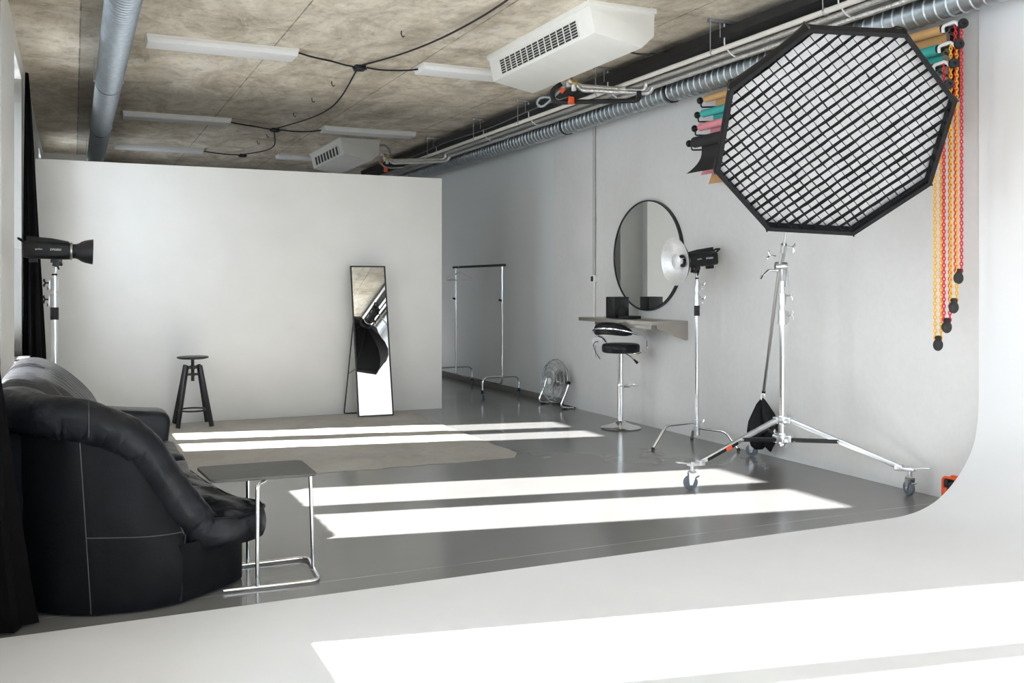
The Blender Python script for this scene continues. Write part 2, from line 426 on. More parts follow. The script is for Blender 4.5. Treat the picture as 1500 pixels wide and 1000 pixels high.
# ------------------------------------------------------------------ rug
def rug():
    mb = MB(); nx, ny = 90, 70; top = []
    def edge(t, s): return .035 * wob((t * 5, s, 0), 1.0) + .02 * wob((t * 17, s, 3), 1.0) + .008 * wob((t * 60, s, 9), 1.0)
    for j in range(ny + 1):
        v = j / ny; row = []
        for i in range(nx + 1):
            u = i / nx
            y = 7.09 + edge(u, 1) * 1.2 + v * (10.19 - 7.09 - edge(u, 1) * 1.2)
            xr = 3.35 + edge(v, 5) * .8; xr -= .10 * max(0, .06 - v) / .06 * (1)
            x = .12 + u * (xr - .12)
            z = .010 + .004 * wob((x * 2.2, y * 2.2, 0)) + .003 * wob((x * 7, y * 7, 4))
            e = min(u * nx, (1 - u) * nx, v * ny, 3) / 3
            row.append(V((x, y, max(.004, z * (.5 + .5 * e)))))
        top.append(row)
    n = nx + 1; vs = [p for r in top for p in r]; fs = []
    for j in range(ny):
        for i in range(nx): fs.append((j * n + i, j * n + i + 1, (j + 1) * n + i + 1, (j + 1) * n + i))
    k = len(vs); vs += [V((p.x, p.y, .0005)) for p in vs]
    per = [i for i in range(n)] + [j * n + nx for j in range(1, ny + 1)] + [ny * n + i for i in range(nx - 1, -1, -1)] + [j * n for j in range(ny - 1, 0, -1)]
    for a, b in zip(per, per[1:] + per[:1]): fs.append((a, a + k, b + k, b))
    for j in range(ny):
        for i in range(nx): fs.append((k + j * n + i, k + (j + 1) * n + i, k + (j + 1) * n + i + 1, k + j * n + i + 1))
    mb.add(vs, fs)
    solo(mb, 'canvas_floor_cloth', M['rug'], 'large beige canvas floor cloth with frayed edge lying on the grey floor', 'rug', (1.7, 8.6, 0), smooth=60)
rug()
RZ = .0145   # top of the cloth

# ------------------------------------------------------------------ sofa
def pillow(outline, z0, z1, crown, seed=0, wr=.012, dens=1.0, bulge=.03, rings=9):
    """closed cushion over a ground outline (list of (x, y)), bulged sides, crowned and creased top"""
    pts = [V((x, y, 0)) for x, y in outline]
    fine = []
    n = len(pts)
    for i in range(n):
        p0, p1, p2, p3 = pts[i - 1], pts[i], pts[(i + 1) % n], pts[(i + 2) % n]
        kk = max(3, int((p2 - p1).length / .05))
        for j in range(kk):
            t = j / kk
            fine.append(.5 * ((2 * p1) + (p2 - p0) * t + (2 * p0 - 5 * p1 + 4 * p2 - p3) * t * t + (3 * p1 - p0 - 3 * p2 + p3) * t ** 3))
    c = sum(fine, V((0, 0, 0))) / len(fine); out = []
    def ring(sc_, z, push=0):
        r = []
        for p in fine:
            d = (p - c); q = c + d * sc_ + (d.normalized() * push if d.length > 0 else V((0, 0, 0)))
            r.append(V((q.x, q.y, z)))
        return r
    R = [ring(.02, z0), ring(.9, z0), ring(1, z0 + .012)]
    for t in (.25, .5, .75): R.append(ring(1, z0 + (z1 - z0) * t, bulge * math.sin(PI * t)))
    R.append(ring(1, z1 - .01, .004)); R.append(ring(.985, z1))
    for k in range(1, rings + 1):
        s_ = .985 * (1 - k / (rings + .3)); R.append(ring(s_, z1 + crown * (1 - s_ ** 2.2)))
    for ri, r in enumerate(R):
        if ri < 3: continue
        for p in r:
            w_ = wr * (wob((p.x * 4 * dens, p.y * 13 * dens, p.z * 3), 1, seed) + .6 * wob((p.x * 9 * dens, p.y * 26 * dens, p.z * 6), 1, seed + 4))
            if ri >= 7: p.z += w_
            else:
                d = V((p.x - c.x, p.y - c.y, 0)).normalized(); p += d * w_ * .7
    return MB().loft(R)
def cushion_profile(prof, y0, y1, pleat=.010, wl=.062, rnd=.10, seed=0, ny=64):
    """padded roll of cross-section prof (x, z) along Y with pulled-in ends and pleats running over the crest"""
    pp = spline([(x, 0, z) for x, z in prof] + [(prof[0][0], 0, prof[0][1])], 6)[:-1]
    cx_ = sum(p.x for p in pp) / len(pp); cz_ = sum(p.z for p in pp) / len(pp); rings = []
    for j in range(ny + 1):
        t = j / ny; y = y0 + (y1 - y0) * t; e = min(t, 1 - t) * (y1 - y0)
        s_ = 1 if e > rnd else (.30 + .70 * math.sqrt(max(0, 1 - (1 - e / rnd) ** 2)))
        r = []
        for p in pp:
            d = V((p.x - cx_, 0, p.z - cz_)); q = V((cx_, y, cz_)) + d * s_
            amp = pleat * (.6 + .4 * wob((p.x * 6, y * 2, p.z * 6), 1, seed)) * (.06 if p.z > .895 or p.x < -.26 else min(1, (.905 - p.z) / .06 + .15))
            ph = 2 * PI * y / wl + 2.2 * wob((p.x * 3, y * 1.5, p.z * 3), 1, seed + 2)
            q += d.normalized() * (amp * (abs(math.sin(ph / 2)) - .6)) * min(1, e / .06)
            r.append(q)
        rings.append(r)
    return MB().loft(rings)

sofa = thing('leather_sofa', 'black leather sofa with padded rolled arms along the window wall', 'sofa', (.15, 5.5, 0))
foot = [(-.40, 5.0), (-.28, 4.74), (-.12, 4.54), (.07, 4.425), (.25, 4.405), (.43, 4.435), (.60, 4.56), (.705, 4.66), (.735, 4.75), (.70, 4.93), (.64, 5.2), (.53, 5.75), (.52, 7.03), (-.40, 7.03)]
# front plinth with a rounded near corner
pl = spline([(x, y, 0) for x, y in foot[5:13]], 5)
ring0 = [V((p.x, p.y, .012)) for p in pl] + [V((-.38, 7.03, .012)), V((-.38, 5.0, .012)), V((.1, 4.5, .012))]
MB().loft([ring0, [V((p.x * 1.0, p.y, .26)) for p in ring0]]).build('plinth', M['leather_flat'], sofa, smooth=40)
# side panel: from the floor line up to the arm roll
roll_px = [(-30, 592, 4.88), (10, 600, 4.72), (60, 608, 4.59), (120, 617, 4.52), (165, 632, 4.50), (205, 657, 4.505), (238, 700, 4.52), (266, 742, 4.535), (290, 772, 4.56)]
roll = spline([on_y(*p) for p in roll_px], 26)
seam_px = [(-30, 625, 4.90), (10, 628, 4.74), (60, 634, 4.585), (105, 641, 4.49), (150, 647, 4.465), (180, 650, 4.46), (205, 668, 4.46), (235, 715, 4.465), (262, 765, 4.47), (270, 782, 4.475)]
seam = spline([on_y(*p) for p in seam_px], 8)
low = spline([(x, y, .012) for x, y in [(-.42, 5.0), (-.30, 4.77), (-.12, 4.54), (.04, 4.435), (.13, 4.41), (.20, 4.403), (.27, 4.403), (.34, 4.41), (.40, 4.425), (.425, 4.435)]], 8)
rings = []
for t in range(13):
    u = t / 12
    r = []
    for a, b in zip(low, seam):
        p = a.lerp(b, u); bul = .028 * math.sin(PI * u)
        p.y -= bul; p.y += .004 * wob((p.x * 5, p.z * 5, 0))
        r.append(p)
    rings.append(r)
back = [[p + V((.02, .22, -.01)) for p in r] for r in rings]
side = MB().loft([a + b[::-1] for a, b in zip(rings, back)])
side_o = side.build('side_panel', M['leather_flat'], sofa, smooth=50)
# seams on the panel
def on_panel(x): # column of panel points at index of nearest x
    i = min(range(len(low)), key=lambda k: abs(low[k].x - x)); return [r[i] + V((0, -.002, 0)) for r in rings]
sm = MB()
sm.tube(on_panel(.07), .0022, 6)
hs = []
c0_ = min(range(len(low)), key=lambda k: abs(low[k].x - .07))
for ci in range(c0_, len(low)):
    zt_ = .337 - .029 * (ci - c0_) / (len(low) - 1 - c0_); u_ = min(1, (zt_ - low[ci].z) / (seam[ci].z - low[ci].z)); f_ = u_ * 12; i_ = min(11, int(f_))
    hs.append(rings[i_][ci].lerp(rings[i_ + 1][ci], f_ - i_) + V((0, -.0025, 0)))
sm.tube(hs, .002, 6)
sm.tube([p + V((0, -.004, -.004)) for p in seam[18:]], .0032, 6)
sm.build('piping', M['stitch'], side_o)
fe = [V((low[-1].x, low[-1].y - .004, .012)).lerp(seam[-1] + V((.004, -.006, 0)), t / 8) for t in range(9)]
MB().tube(fe, .0045, 8).build('piping', M['leather'], side_o)
# arm roll with creases
mb = MB(); rr = []
for i, p in enumerate(roll):
    t = i / (len(roll) - 1)
    rr.append(.080 + .012 * math.sin(PI * min(1, t * 1.3)) + .016 * max(0, t - .6) / .4)
fl = []
mb.tube(roll, rr, 40)
for p in mb.v:
    t = min(range(len(roll)), key=lambda k: (roll[k] - p).length)
    d = (p - roll[t]); a = d.normalized()
    s_ = t / len(roll)
    ph = s_ * 44 + 3.0 * wob((s_ * 9, 0, 0), 1, 2)
    groove = max(0, 1 - 2.6 * abs(math.sin(ph))) ** 1.3 * max(0, -a.z * .8 - a.y * .55 - .30) * 1.5 * max(0, .55 + .9 * wob((s_ * 13, 3, 1), 1, 4)) * (1 if .30 < s_ < .74 else .3)
    soft = .004 * wob((s_ * 20, a.z * 1.6, a.y * 1.6), 1, 6) + .003 * wob((s_ * 40 + a.z * 3, a.z * 4, a.y * 4), 1, 8)
    p -= a * (.016 * groove) ; p += a * (.010 * wob(p, 7, 3) + soft)
arm_o = mb.build('armrest', M['leather'], sofa, smooth=80)
i0 = len(roll) * 40 // 100
MB().tube([roll[i0] + (V((0, -math.cos(a), math.sin(a)))) * (rr[i0] + .003) for a in [k * PI / 12 - .7 for k in range(15)]], .0022, 6).build('piping', M['stitch'], arm_o)
# inside of the near arm
MB().loft([[V((-.40, 4.62, .25)), V((.34, 4.60, .25)), V((.34, 4.60, .42)), V((.02, 4.60, .72)), V((-.40, 4.72, .80))],
           [V((-.40, 4.84, .25)), V((.36, 4.74, .25)), V((.36, 4.72, .40)), V((.02, 4.74, .68)), V((-.40, 4.84, .78))]]).build('arm_padding', M['leather'], sofa, bevel=.03)
# seats
seat_near = [(.30, 4.66), (.46, 4.525), (.62, 4.502), (.74, 4.552), (.812, 4.632), (.824, 4.71), (.785, 4.80), (.735, 4.90), (.69, 5.08), (.65, 5.3), (.60, 5.72), (.585, 6.02), (.30, 6.05), (.0, 6.05), (-.03, 5.7), (-.05, 5.3), (-.02, 4.9), (.1, 4.74)]
sc_o = pillow(seat_near, .205, .352, .055, 1, .022, 1.15, .018).build('seat_cushion', M['leather'], sofa, smooth=80)
sp_ = [V((x, y, .349)) for x, y in seat_near[1:11]]
MB().tube(spline([p + V((.004, -.006, 0)) for p in sp_], 6), .0045, 8).build('piping', M['leather'], sc_o)
seat_far = [(.585, 6.07), (.58, 6.4), (.575, 6.76), (.3, 6.77), (.0, 6.77), (-.05, 6.4), (.0, 6.07), (.3, 6.065)]
pillow(seat_far, .22, .375, .035, 5, .012, 1.0).build('seat_cushion', M['leather'], sofa, smooth=80)
# backs
bprof = [(-.40, .30), (-.415, .60), (-.395, .80), (-.33, .91), (-.235, .935), (-.15, .915), (-.075, .868), (0, .80), (.10, .69), (.155, .58), (.165, .48), (.10, .36), (-.1, .28)]
bc1 = cushion_profile([(x - .02 if z > .7 else x, z - .040 if z > .4 else z) for x, z in bprof], 4.80, 5.52, .032, .150, .12, 1, 160).build('back_cushion', M['leather_pale'], sofa, smooth=80)
bc2 = cushion_profile(bprof, 5.50, 7.00, .034, .155, .10, 2, 300).build('back_cushion', M['leather_pale'], sofa, smooth=80)
for y in (5.12, 6.15):
    for dy in (-.014, .014):
        cp = spline([(-.37, y + dy, .845), (-.31, y + dy, .925), (-.235, y + dy, .942), (-.15, y + dy, .922)], 6)
        MB().tube(cp, .0025, 6).build('piping', M['stitch'], bc1 if y < 5.5 else bc2)
MB().bb((-.405, 4.95, .02), (-.30, 7.03, .60)).build('back_frame', M['leather_flat'], sofa, bevel=.02)
# far arm: low padded block
fa = [(-.30, .02), (.55, .02), (.57, .30), (.59, .49), (.575, .545), (.52, .562), (.35, .575), (.12, .60), (-.05, .67), (-.2, .80), (-.30, .80)]
mb = MB().prism([(x, 6.76, z) for x, z in fa], (0, .27, 0))
mb.build('armrest', M['leather'], sofa, bevel=.035, seg=4, smooth=60)

# ------------------------------------------------------------------ side table
t = thing('side_table', 'small grey-topped side table with chrome tube frame beside the black sofa', 'table', (.85, 4.7, 0))
c4 = [V((.548, 4.955, .5)), V((.575, 4.575, .5)), V((1.055, 4.545, .5)), V((1.060, 4.935, .5))]
outl = []
for i in range(4):
    a, b, c = c4[i - 1], c4[i], c4[(i + 1) % 4]; p = b + (a - b).normalized() * .045; q = b + (c - b).normalized() * .045
    for j in range(7): s_ = j / 6; outl.append(p * (1 - s_) ** 2 + b * 2 * s_ * (1 - s_) + q * s_ * s_)
MB().prism([p + V((0, 0, -.008)) for p in outl], (0, 0, .014)).build('tabletop', M['tabletop'], t, bevel=.002)
zr = .011
base = fillet([(.62, 4.525, zr), (1.055, 4.498, zr), (1.09, 4.905, zr), (.735, 4.905, zr)], .06, 6)
MB().tube(base, .0095, 12).build('base_loop', M['chrome'], t)
MB().tube(fillet([(.77, 4.516, zr), (.77, 4.516, .482), (.82, 4.60, .482)], .03), .0095, 12).build('leg', M['chrome'], t)
MB().tube(fillet([(1.07, 4.70, zr), (1.055, 4.70, .482), (.95, 4.70, .482)], .02), .0095, 12).build('leg', M['chrome'], t)
MB().tube(fillet([(.79, 4.905, zr), (.79, 4.905, .482), (.84, 4.83, .482)], .03), .0095, 12).build('leg', M['chrome'], t)

# ------------------------------------------------------------------ black stool
t = thing('screw_stool', 'black wooden swivel stool with splayed legs standing before the white partition', 'stool', (1.075, 9.985, RZ))
C0 = V((1.075, 9.985, 0))
MB().lathe([(.001, .668), (.12, .668), (.148, .676), (.152, .686), (.146, .692), (.001, .688)], C0, n=36).build('seat', M['blackwood'], t)
MB().cyl(C0 + V((0, 0, .45)), C0 + V((0, 0, .67)), .016).build('screw', M['blackmetal'], t)
mb = MB()
mb.box(C0 + V((0, 0, .585)), (.16, .032, .03)); mb.box(C0 + V((0, 0, .585)), (.032, .16, .03))
mb.box(C0 + V((0, 0, .515)), (.17, .026, .022)); mb.box(C0 + V((0, 0, .515)), (.026, .17, .022))
mb.build('hub', M['blackwood'], t, bevel=.004)
for sx, sy, r0 in ((-1, 1, 0), (-1, -1, 0), (1, 1, 0), (1, -1, 0)):
    a = C0 + V((sx * .062, sy * .062, .605)); b = C0 + V((sx * .158, sy * .185, RZ))
    d = (a - b).normalized(); q = V((sx, sy, 0)).normalized(); p = d.cross(q).normalized(); q = p.cross(d)
    lp = []
    for pos, wd, th in ((b, .042, .026), (a, .040, .026)):
        lp.append([pos + p * s1 * th / 2 + q * s2 * wd / 2 for s1, s2 in ((-1, -1), (1, -1), (1, 1), (-1, 1))])
    MB().loft(lp).build('leg', M['blackwood'], t, bevel=.004)
fr = []
for k in range(32):
    a = 2 * PI * k / 32; fr.append(C0 + V((.135 * math.cos(a), .15 * math.sin(a), .165)))
MB().tube(fr, .0085, 8, closed=True).build('foot_ring', M['blackmetal'], t)

# ------------------------------------------------------------------ standing mirror
A, B = V((2.715, 9.846, .016)), V((3.10, 9.8344, .016)); ex = (B - A).normalized(); up = V((-.018, .255, 1.588)); hgt = up.length; up.normalize()
nn = ex.cross(up).normalized()            # towards the camera side
if nn.y > 0: nn = -nn
wd = (B - A).length
t = thing('standing_mirror', 'tall narrow black-framed mirror leaning on its stand at the white partition', 'mirror', tuple((A + B) / 2 - V((0, 0, .002))))
mb = MB(); ft, fd = .014, .022
def slab(mb, u0, u1, v0, v1, d0, d1):
    mb.add([A + ex * u + up * v + nn * d for d in (d0, d1) for u, v in ((u0, v0), (u1, v0), (u1, v1), (u0, v1))],
           [(0, 1, 2, 3), (4, 7, 6, 5), (0, 4, 5, 1), (1, 5, 6, 2), (2, 6, 7, 3), (3, 7, 4, 0)])
slab(mb, 0, ft, 0, hgt, -fd, 0); slab(mb, wd - ft, wd, 0, hgt, -fd, 0); slab(mb, ft, wd - ft, 0, ft, -fd, 0); slab(mb, ft, wd - ft, hgt - ft, hgt, -fd, 0)
mb.build('frame', M['blackmetal'], t)
mb = MB(); slab(mb, ft, wd - ft, ft, hgt - ft, -.016, -.006); mb.build('mirror_glass', M['mirror'], t)
mb = MB(); slab(mb, ft, wd - ft, ft, hgt - ft, -.021, -.0165); mb.build('backing', M['black'], t)
L0, L1 = A + ex * .03 + up * 1.15 - nn * .03, A + ex * (wd - .03) + up * 1.15 - nn * .03
lb0, lb1 = V((2.655, 10.195, .014)), V((3.03, 10.17, .014))
MB().tube(fillet([L0, lb0, lb1, L1], .02), .007, 8).build('stand', M['blackmetal'], t)
s0 = L0.lerp(lb0, .62); MB().tube([s0, A + ex * .03 + up * .52 - nn * .02], .004, 6).build('brace', M['blackmetal'], t)

# ------------------------------------------------------------------ clothes rack and hanger
t = thing('clothes_rack', 'chrome clothes rack on castors in the passage behind the partition', 'rack', (4.88, 11.8, 0))
for y in (11.01, 12.58):
    zt = .255
    arch = fillet([(4.60, y - .03, .075), (4.60, y - .03, zt), (5.12, y + .02, zt), (5.12, y + .02, .075)], .09, 6)
    fa_ = MB().tube(arch, .0135, 12).build('foot_arch', M['chrome'], t)
    for x, yy in ((4.60, y - .03), (5.12, y + .02)):
        c = MB().tube([(x, yy, .10), (x, yy, .055)], [.015, .02], 10)
        c.build('castor_fork', M['black'], fa_)
        MB().lathe([(.001, -.009), (.022, -.009), (.026, -.005), (.026, .005), (.022, .009), (.001, .009)], (x + .012, yy, .0265), (1, .2, 0), 18).build('castor_wheel', M['wheelgrey'], fa_)
rail = fillet([(4.88, 11.01, 1.63), (4.88, 11.01, .15), (4.86, 12.56, .15), (4.86, 12.56, 1.63)], .10, 6)
MB().tube(rail, .0125, 12).build('upright_frame', M['chrome'], t)
MB().tube([(4.88, 10.93, 1.645), (4.86, 12.66, 1.645)], .0165, 12).build('hanging_rail', M['blackmetal'], t)
for x, y in ((4.88, 11.01), (4.86, 12.56)):
    MB().cyl((x - .012, y, 1.20), (x - .045, y, 1.215), .011, .014).build('knob', M['black'], t)
t = thing('coat_hanger', 'pale plastic coat hanger on the rail of the chrome clothes rack', 'hanger', (4.862, 12.42, 1.66))
hc = V((4.862, 12.42, 0))
MB().tube(spline([hc + V((-.018, 0, 1.645)), hc + V((-.016, 0, 1.672)), hc + V((.008, 0, 1.680)), hc + V((.022, 0, 1.655)), hc + V((.008, 0, 1.62)), hc + V((0, 0, 1.575))], 6), .0045, 8).build('hook', M['whiteplastic'], t)
tri = [hc + V((0, 0, 1.575)), hc + V((.20, 0, 1.485)), hc + V((.19, 0, 1.465)), hc + V((-.19, 0, 1.465)), hc + V((-.20, 0, 1.485)), hc + V((0, 0, 1.575))]
MB().tube(fillet(tri, .015), .0105, 8).build('shoulder_frame', M['whiteplastic'], t)

# ------------------------------------------------------------------ floor fan
t = thing('floor_fan', 'chrome wire-cage floor fan standing on the floor by the right wall', 'fan', (5.08, 9.9, 0))
fc = V((5.055, 9.895, .292)); ax = V((-.99, -.12, .06)).normalized(); e1 = V((0, 0, 1)).cross(ax).normalized(); e2 = ax.cross(e1)
def fp(r, a, d): return fc + (e1 * math.cos(a) + e2 * math.sin(a)) * r + ax * d
mb = MB()
prof = [(.05, .085), (.10, .088), (.15, .084), (.20, .068), (.235, .040), (.25, .0)]
for r, d in prof: mb.tube([fp(r, 2 * PI * k / 40, d) for k in range(40)], .0022 if r < .24 else .005, 6, closed=True)
for k in range(36): mb.tube([fp(r, 2 * PI * k / 36 + .25 * (r / .25), d) for r, d in prof], .0014, 5)
mb.build('front_grille', M['wire'], t)
mb = MB(); pb = [(.06, -.085), (.14, -.08), (.21, -.055), (.25, 0)]
for r, d in pb[:-1]: mb.tube([fp(r, 2 * PI * k / 40, d) for k in range(40)], .0022, 6, closed=True)
for k in range(24): mb.tube([fp(r, 2 * PI * k / 24, d) for r, d in pb], .0014, 5)
mb.build('rear_grille', M['wire'], t)
MB().lathe([(.001, .098), (.022, .097), (.032, .090), (.034, .08), (.001, .078)], fc, ax, 24).build('badge', M['lightmetal'], t)
MB().lathe([(.001, -.10), (.055, -.10), (.06, -.03), (.03, 0), (.03, .04), (.001, .045)], fc, ax, 24).build('motor', M['steel'], t)
for k in range(3):
    a0 = 2 * PI * k / 3 + .4; rows = []
    for i in range(7):
        r = .035 + .185 * i / 6; sp = .25 + .65 * math.sin(PI * (.25 + .6 * i / 6))
        rows.append([fp(r, a0 + sp * (j / 6 - .5), .03 * (j / 6 - .5) * 1.6 + .012) for j in range(7)] + [fp(r, a0 + sp * (j / 6 - .5), .03 * (j / 6 - .5) * 1.6 + .009) for j in range(6, -1, -1)])
    MB().loft(rows).build('blade', M['alu'], t, smooth=60)
for y in (9.615, 10.17):
    path = spline([(5.085, y, .30), (5.055, y, .22), (5.005, y, .11), (4.985, y, .055), (5.01, y, .022), (5.08, y, .014), (5.15, y, .014)], 6)
    sl_ = MB().tube(path, .0105, 10).build('stand_leg', M['chrome'], t)
    MB().box((5.03, y, .0085), (.05, .03, .017)).build('rubber_foot', M['rubber'], sl_)
MB().tube([(5.15, 9.60, .014), (5.15, 10.185, .014)], .009, 8).build('stand_bar', M['blackmetal'], t)
MB().cyl((5.075, 9.635, .295), (5.08, 9.60, .295), .02).build('tilt_knob', M['black'], t)

# ------------------------------------------------------------------ wall shelf, speaker, round mirror, conduit, socket
t = thing('wall_shelf', 'taupe metal shelf on a triangular bracket fixed to the right wall', 'shelf', (5.0, 8.14, 1.03))
mb = MB().bb((4.785, 7.46, 1.028), (XR + .012, 8.84, 1.066)); mb.build('shelf_board', M['taupe'], t, bevel=.002)
MB().bb((4.79, 7.47, .990), (4.805, 7.95, 1.028)).build('front_lip', M['taupe'], t, bevel=.001)
for y in (7.46, 8.6):
    MB().prism([(4.85, y, 1.028), (XR + .012, y, 1.028), (XR + .012, y, .885), (XR - .02, y, .885), (4.85, y, 1.0)], (0, .018, 0)).build('bracket', M['taupe'], t)
t = thing('small_speaker', 'small black box speaker standing on the metal wall shelf', 'speaker', (4.97, 8.36, 1.066))
MB().bb((4.88, 8.27, 1.067), (5.05, 8.44, 1.28)).build('cabinet', M['black'], t, bevel=.006)
MB().lathe([(.001, 0), (.045, 0), (.048, .004), (.036, .006), (.01, .001), (.001, .001)], (4.96, 8.268, 1.125), (0, -1, 0), 24).build('speaker_cone', M['rubber'], t)
MB().lathe([(.001, 0), (.016, 0), (.016, .006), (.001, .007)], (4.879, 8.36, 1.235), (-1, 0, 0), 20).build('dial', M['blackmetal'], t)
solo(MB().bb((4.90, 8.06, 1.067), (5.06, 8.24, 1.095)), 'black_tray', M['black'], 'flat black tray lying beside the small speaker on the shelf', 'tray', (4.98, 8.15, 1.067), bevel=.004)
t = thing('round_mirror', 'large round black-rimmed mirror hanging on the right wall above the shelf', 'mirror', (XR - .02, 8.14, 1.69))
rm = V((XR + .012, 8.14, 1.69)); ay, az = .625, .548
def el(s_, k, x): a = 2 * PI * k / 72; return rm + V((x, ay * s_ * math.cos(a), az * s_ * math.sin(a)))
MB().loft([[el(.985, k, -.008) for k in range(72)], [el(.985, k, -.026) for k in range(72)]]).build('mirror_glass', M['mirror'], t)
mb = MB(); mb.loft([[el(s_, k, x) for k in range(72)] for s_, x in ((1.0, 0), (1.0, -.032), (.975, -.032), (.975, 0))] , caps=False)
mb.build('rim', M['blackmetal'], t, smooth=30)
t = thing('conduit_pipe', 'thin grey electrical conduit running down the right wall to the light switch', 'pipe', (XR, 9.2, .8))
MB().cyl((XR - .004, 9.2, 1.50), (XR - .004, 9.2, 3.40), .0165, n=12).build('pipe', M['greypvc'], t)
MB().cyl((XR - .002, 9.2, .62), (XR - .002, 9.2, 1.43), .009, n=12).build('pipe', M['whiteplastic'], t)
for z in (3.03, 2.1): MB().cyl((XR - .002, 9.2, z), (XR - .002, 9.2, z + .03), .022, n=12).build('clip', M['greypvc'], t)
t = thing('light_switch', 'white surface-mounted light switch at the bottom of the wall conduit', 'switch', (XR, 9.2, 1.43))
MB().bb((XR - .032, 9.155, 1.425), (XR + .012, 9.245, 1.505)).build('housing', M['socket'], t, bevel=.005)
MB().bb((XR - .038, 9.172, 1.437), (XR - .030, 9.222, 1.493)).build('rocker', M['black'], t, bevel=.003)
t = thing('wall_socket', 'white double wall socket low on the wall behind the bar stool', 'socket', (XR, 9.15, .74))
MB().bb((XR - .006, 9.03, .745), (XR + .012, 9.28, .83)).build('plate', M['socket'], t, bevel=.004)
for y in (9.09, 9.22): MB().lathe([(.001, 0), (.022, 0), (.024, .004), (.018, .004), (.017, .001), (.001, .001)], (XR - .006, y, .787), (-1, 0, 0), 20).build('outlet', M['socket'], t)
MB().tube(spline([(XR - .02, 9.09, .787), (XR - .06, 9.085, .78), (XR - .08, 9.08, .74), (XR - .05, 9.07, .66), (XR - .01, 9.06, .60)], 5), .004, 6).build('plug_lead', M['black'], t)

# ------------------------------------------------------------------ bar stool
SC = V((4.868, 8.125, 0))
t = thing('bar_stool', 'chrome bar stool with round black seat and curved backrest at the wall shelf', 'stool', tuple(SC))
MB().lathe([(.001, .002), (.192, .002), (.198, .008), (.19, .016), (.12, .032), (.06, .055), (.036, .075), (.001, .075)], SC, n=40).build('base', M['chrome'], t)
MB().cyl(SC + V((0, 0, .07)), SC + V((0, 0, .42)), .031).build('outer_column', M['chrome'], t)
MB().cyl(SC + V((0, 0, .42)), SC + V((0, 0, .735)), .026).build('gas_lift', M['chrome'], t)
MB().lathe([(.033, .41), (.036, .415), (.036, .43), (.033, .435)], SC, n=24).build('collar', M['chrome'], t)
MB().lathe([(.001, .738), (.165, .738), (.181, .748), (.185, .775), (.185, .805), (.176, .822), (.15, .829), (.001, .832)], SC, n=40).build('seat', M['leather'], t)
th = math.radians(206.6); ob = V((math.cos(th), math.sin(th), 0)); sd = V((-ob.y, ob.x, 0))
def bp_(ang, r, z): return SC + (ob * math.cos(ang) + sd * math.sin(ang)) * r + V((0, 0, z))
rings = []
for k in range(25):
    a = math.radians(-58 + 116 * k / 24); e = 1 - abs(k / 12 - 1) ** 4 * .75
    hz, th_ = .055 * e + .006, .024 * e + .006
    rings.append([bp_(a, .245 + th_ * math.cos(b), .895 + .088 * math.cos(a) + hz * math.sin(b)) for b in [2 * PI * j / 14 for j in range(14)]])
MB().loft(rings).build('backrest', M['leather'], t, smooth=70)
arc = [bp_(math.radians(a), .272, .895 + .088 * math.cos(math.radians(a))) for a in range(-90, 91, 10)]
for sgn in (-1, 1):
    pass
hoop = [bp_(math.radians(-90), .10, .742), bp_(math.radians(-92), .20, .742), bp_(math.radians(-110), .245, .75), bp_(math.radians(-116), .258, .80), bp_(math.radians(-106), .262, .865)] + arc + \
       [bp_(math.radians(106), .262, .865), bp_(math.radians(116), .258, .80), bp_(math.radians(110), .245, .75), bp_(math.radians(92), .20, .742), bp_(math.radians(90), .10, .742)]
MB().tube(spline(hoop, 5), .0095, 10).build('arm_hoop', M['chrome'], t)
fh = [SC + V((.03 * 0, 0, .40))]
ring = []
fdir = -ob
fr_ = [SC + fdir * .02 + sd * .012 + V((0, 0, .405))] + [SC + fdir * (.03 + .13 * (1 - math.cos(a)) / 1.0) * .9 + sd * .085 * math.sin(a) + V((0, 0, .405)) for a in [PI * k / 12 * 2 for k in range(1, 12)]] + [SC + fdir * .02 - sd * .012 + V((0, 0, .405))]
MB().tube(fr_, .009, 10).build('footrest', M['chrome'], t)
lv = SC + V((.05, -.03, .735))
lv_ = MB().tube([SC + V((.03, -.02, .735)), SC + V((.085, -.045, .70)), SC + V((.115, -.06, .665))], .005, 8).build('lever', M['chrome'], t)
MB().tube([SC + V((.112, -.058, .672)), SC + V((.145, -.075, .635))], [.008, .016], 10).build('lever_grip', M['black'], lv_)

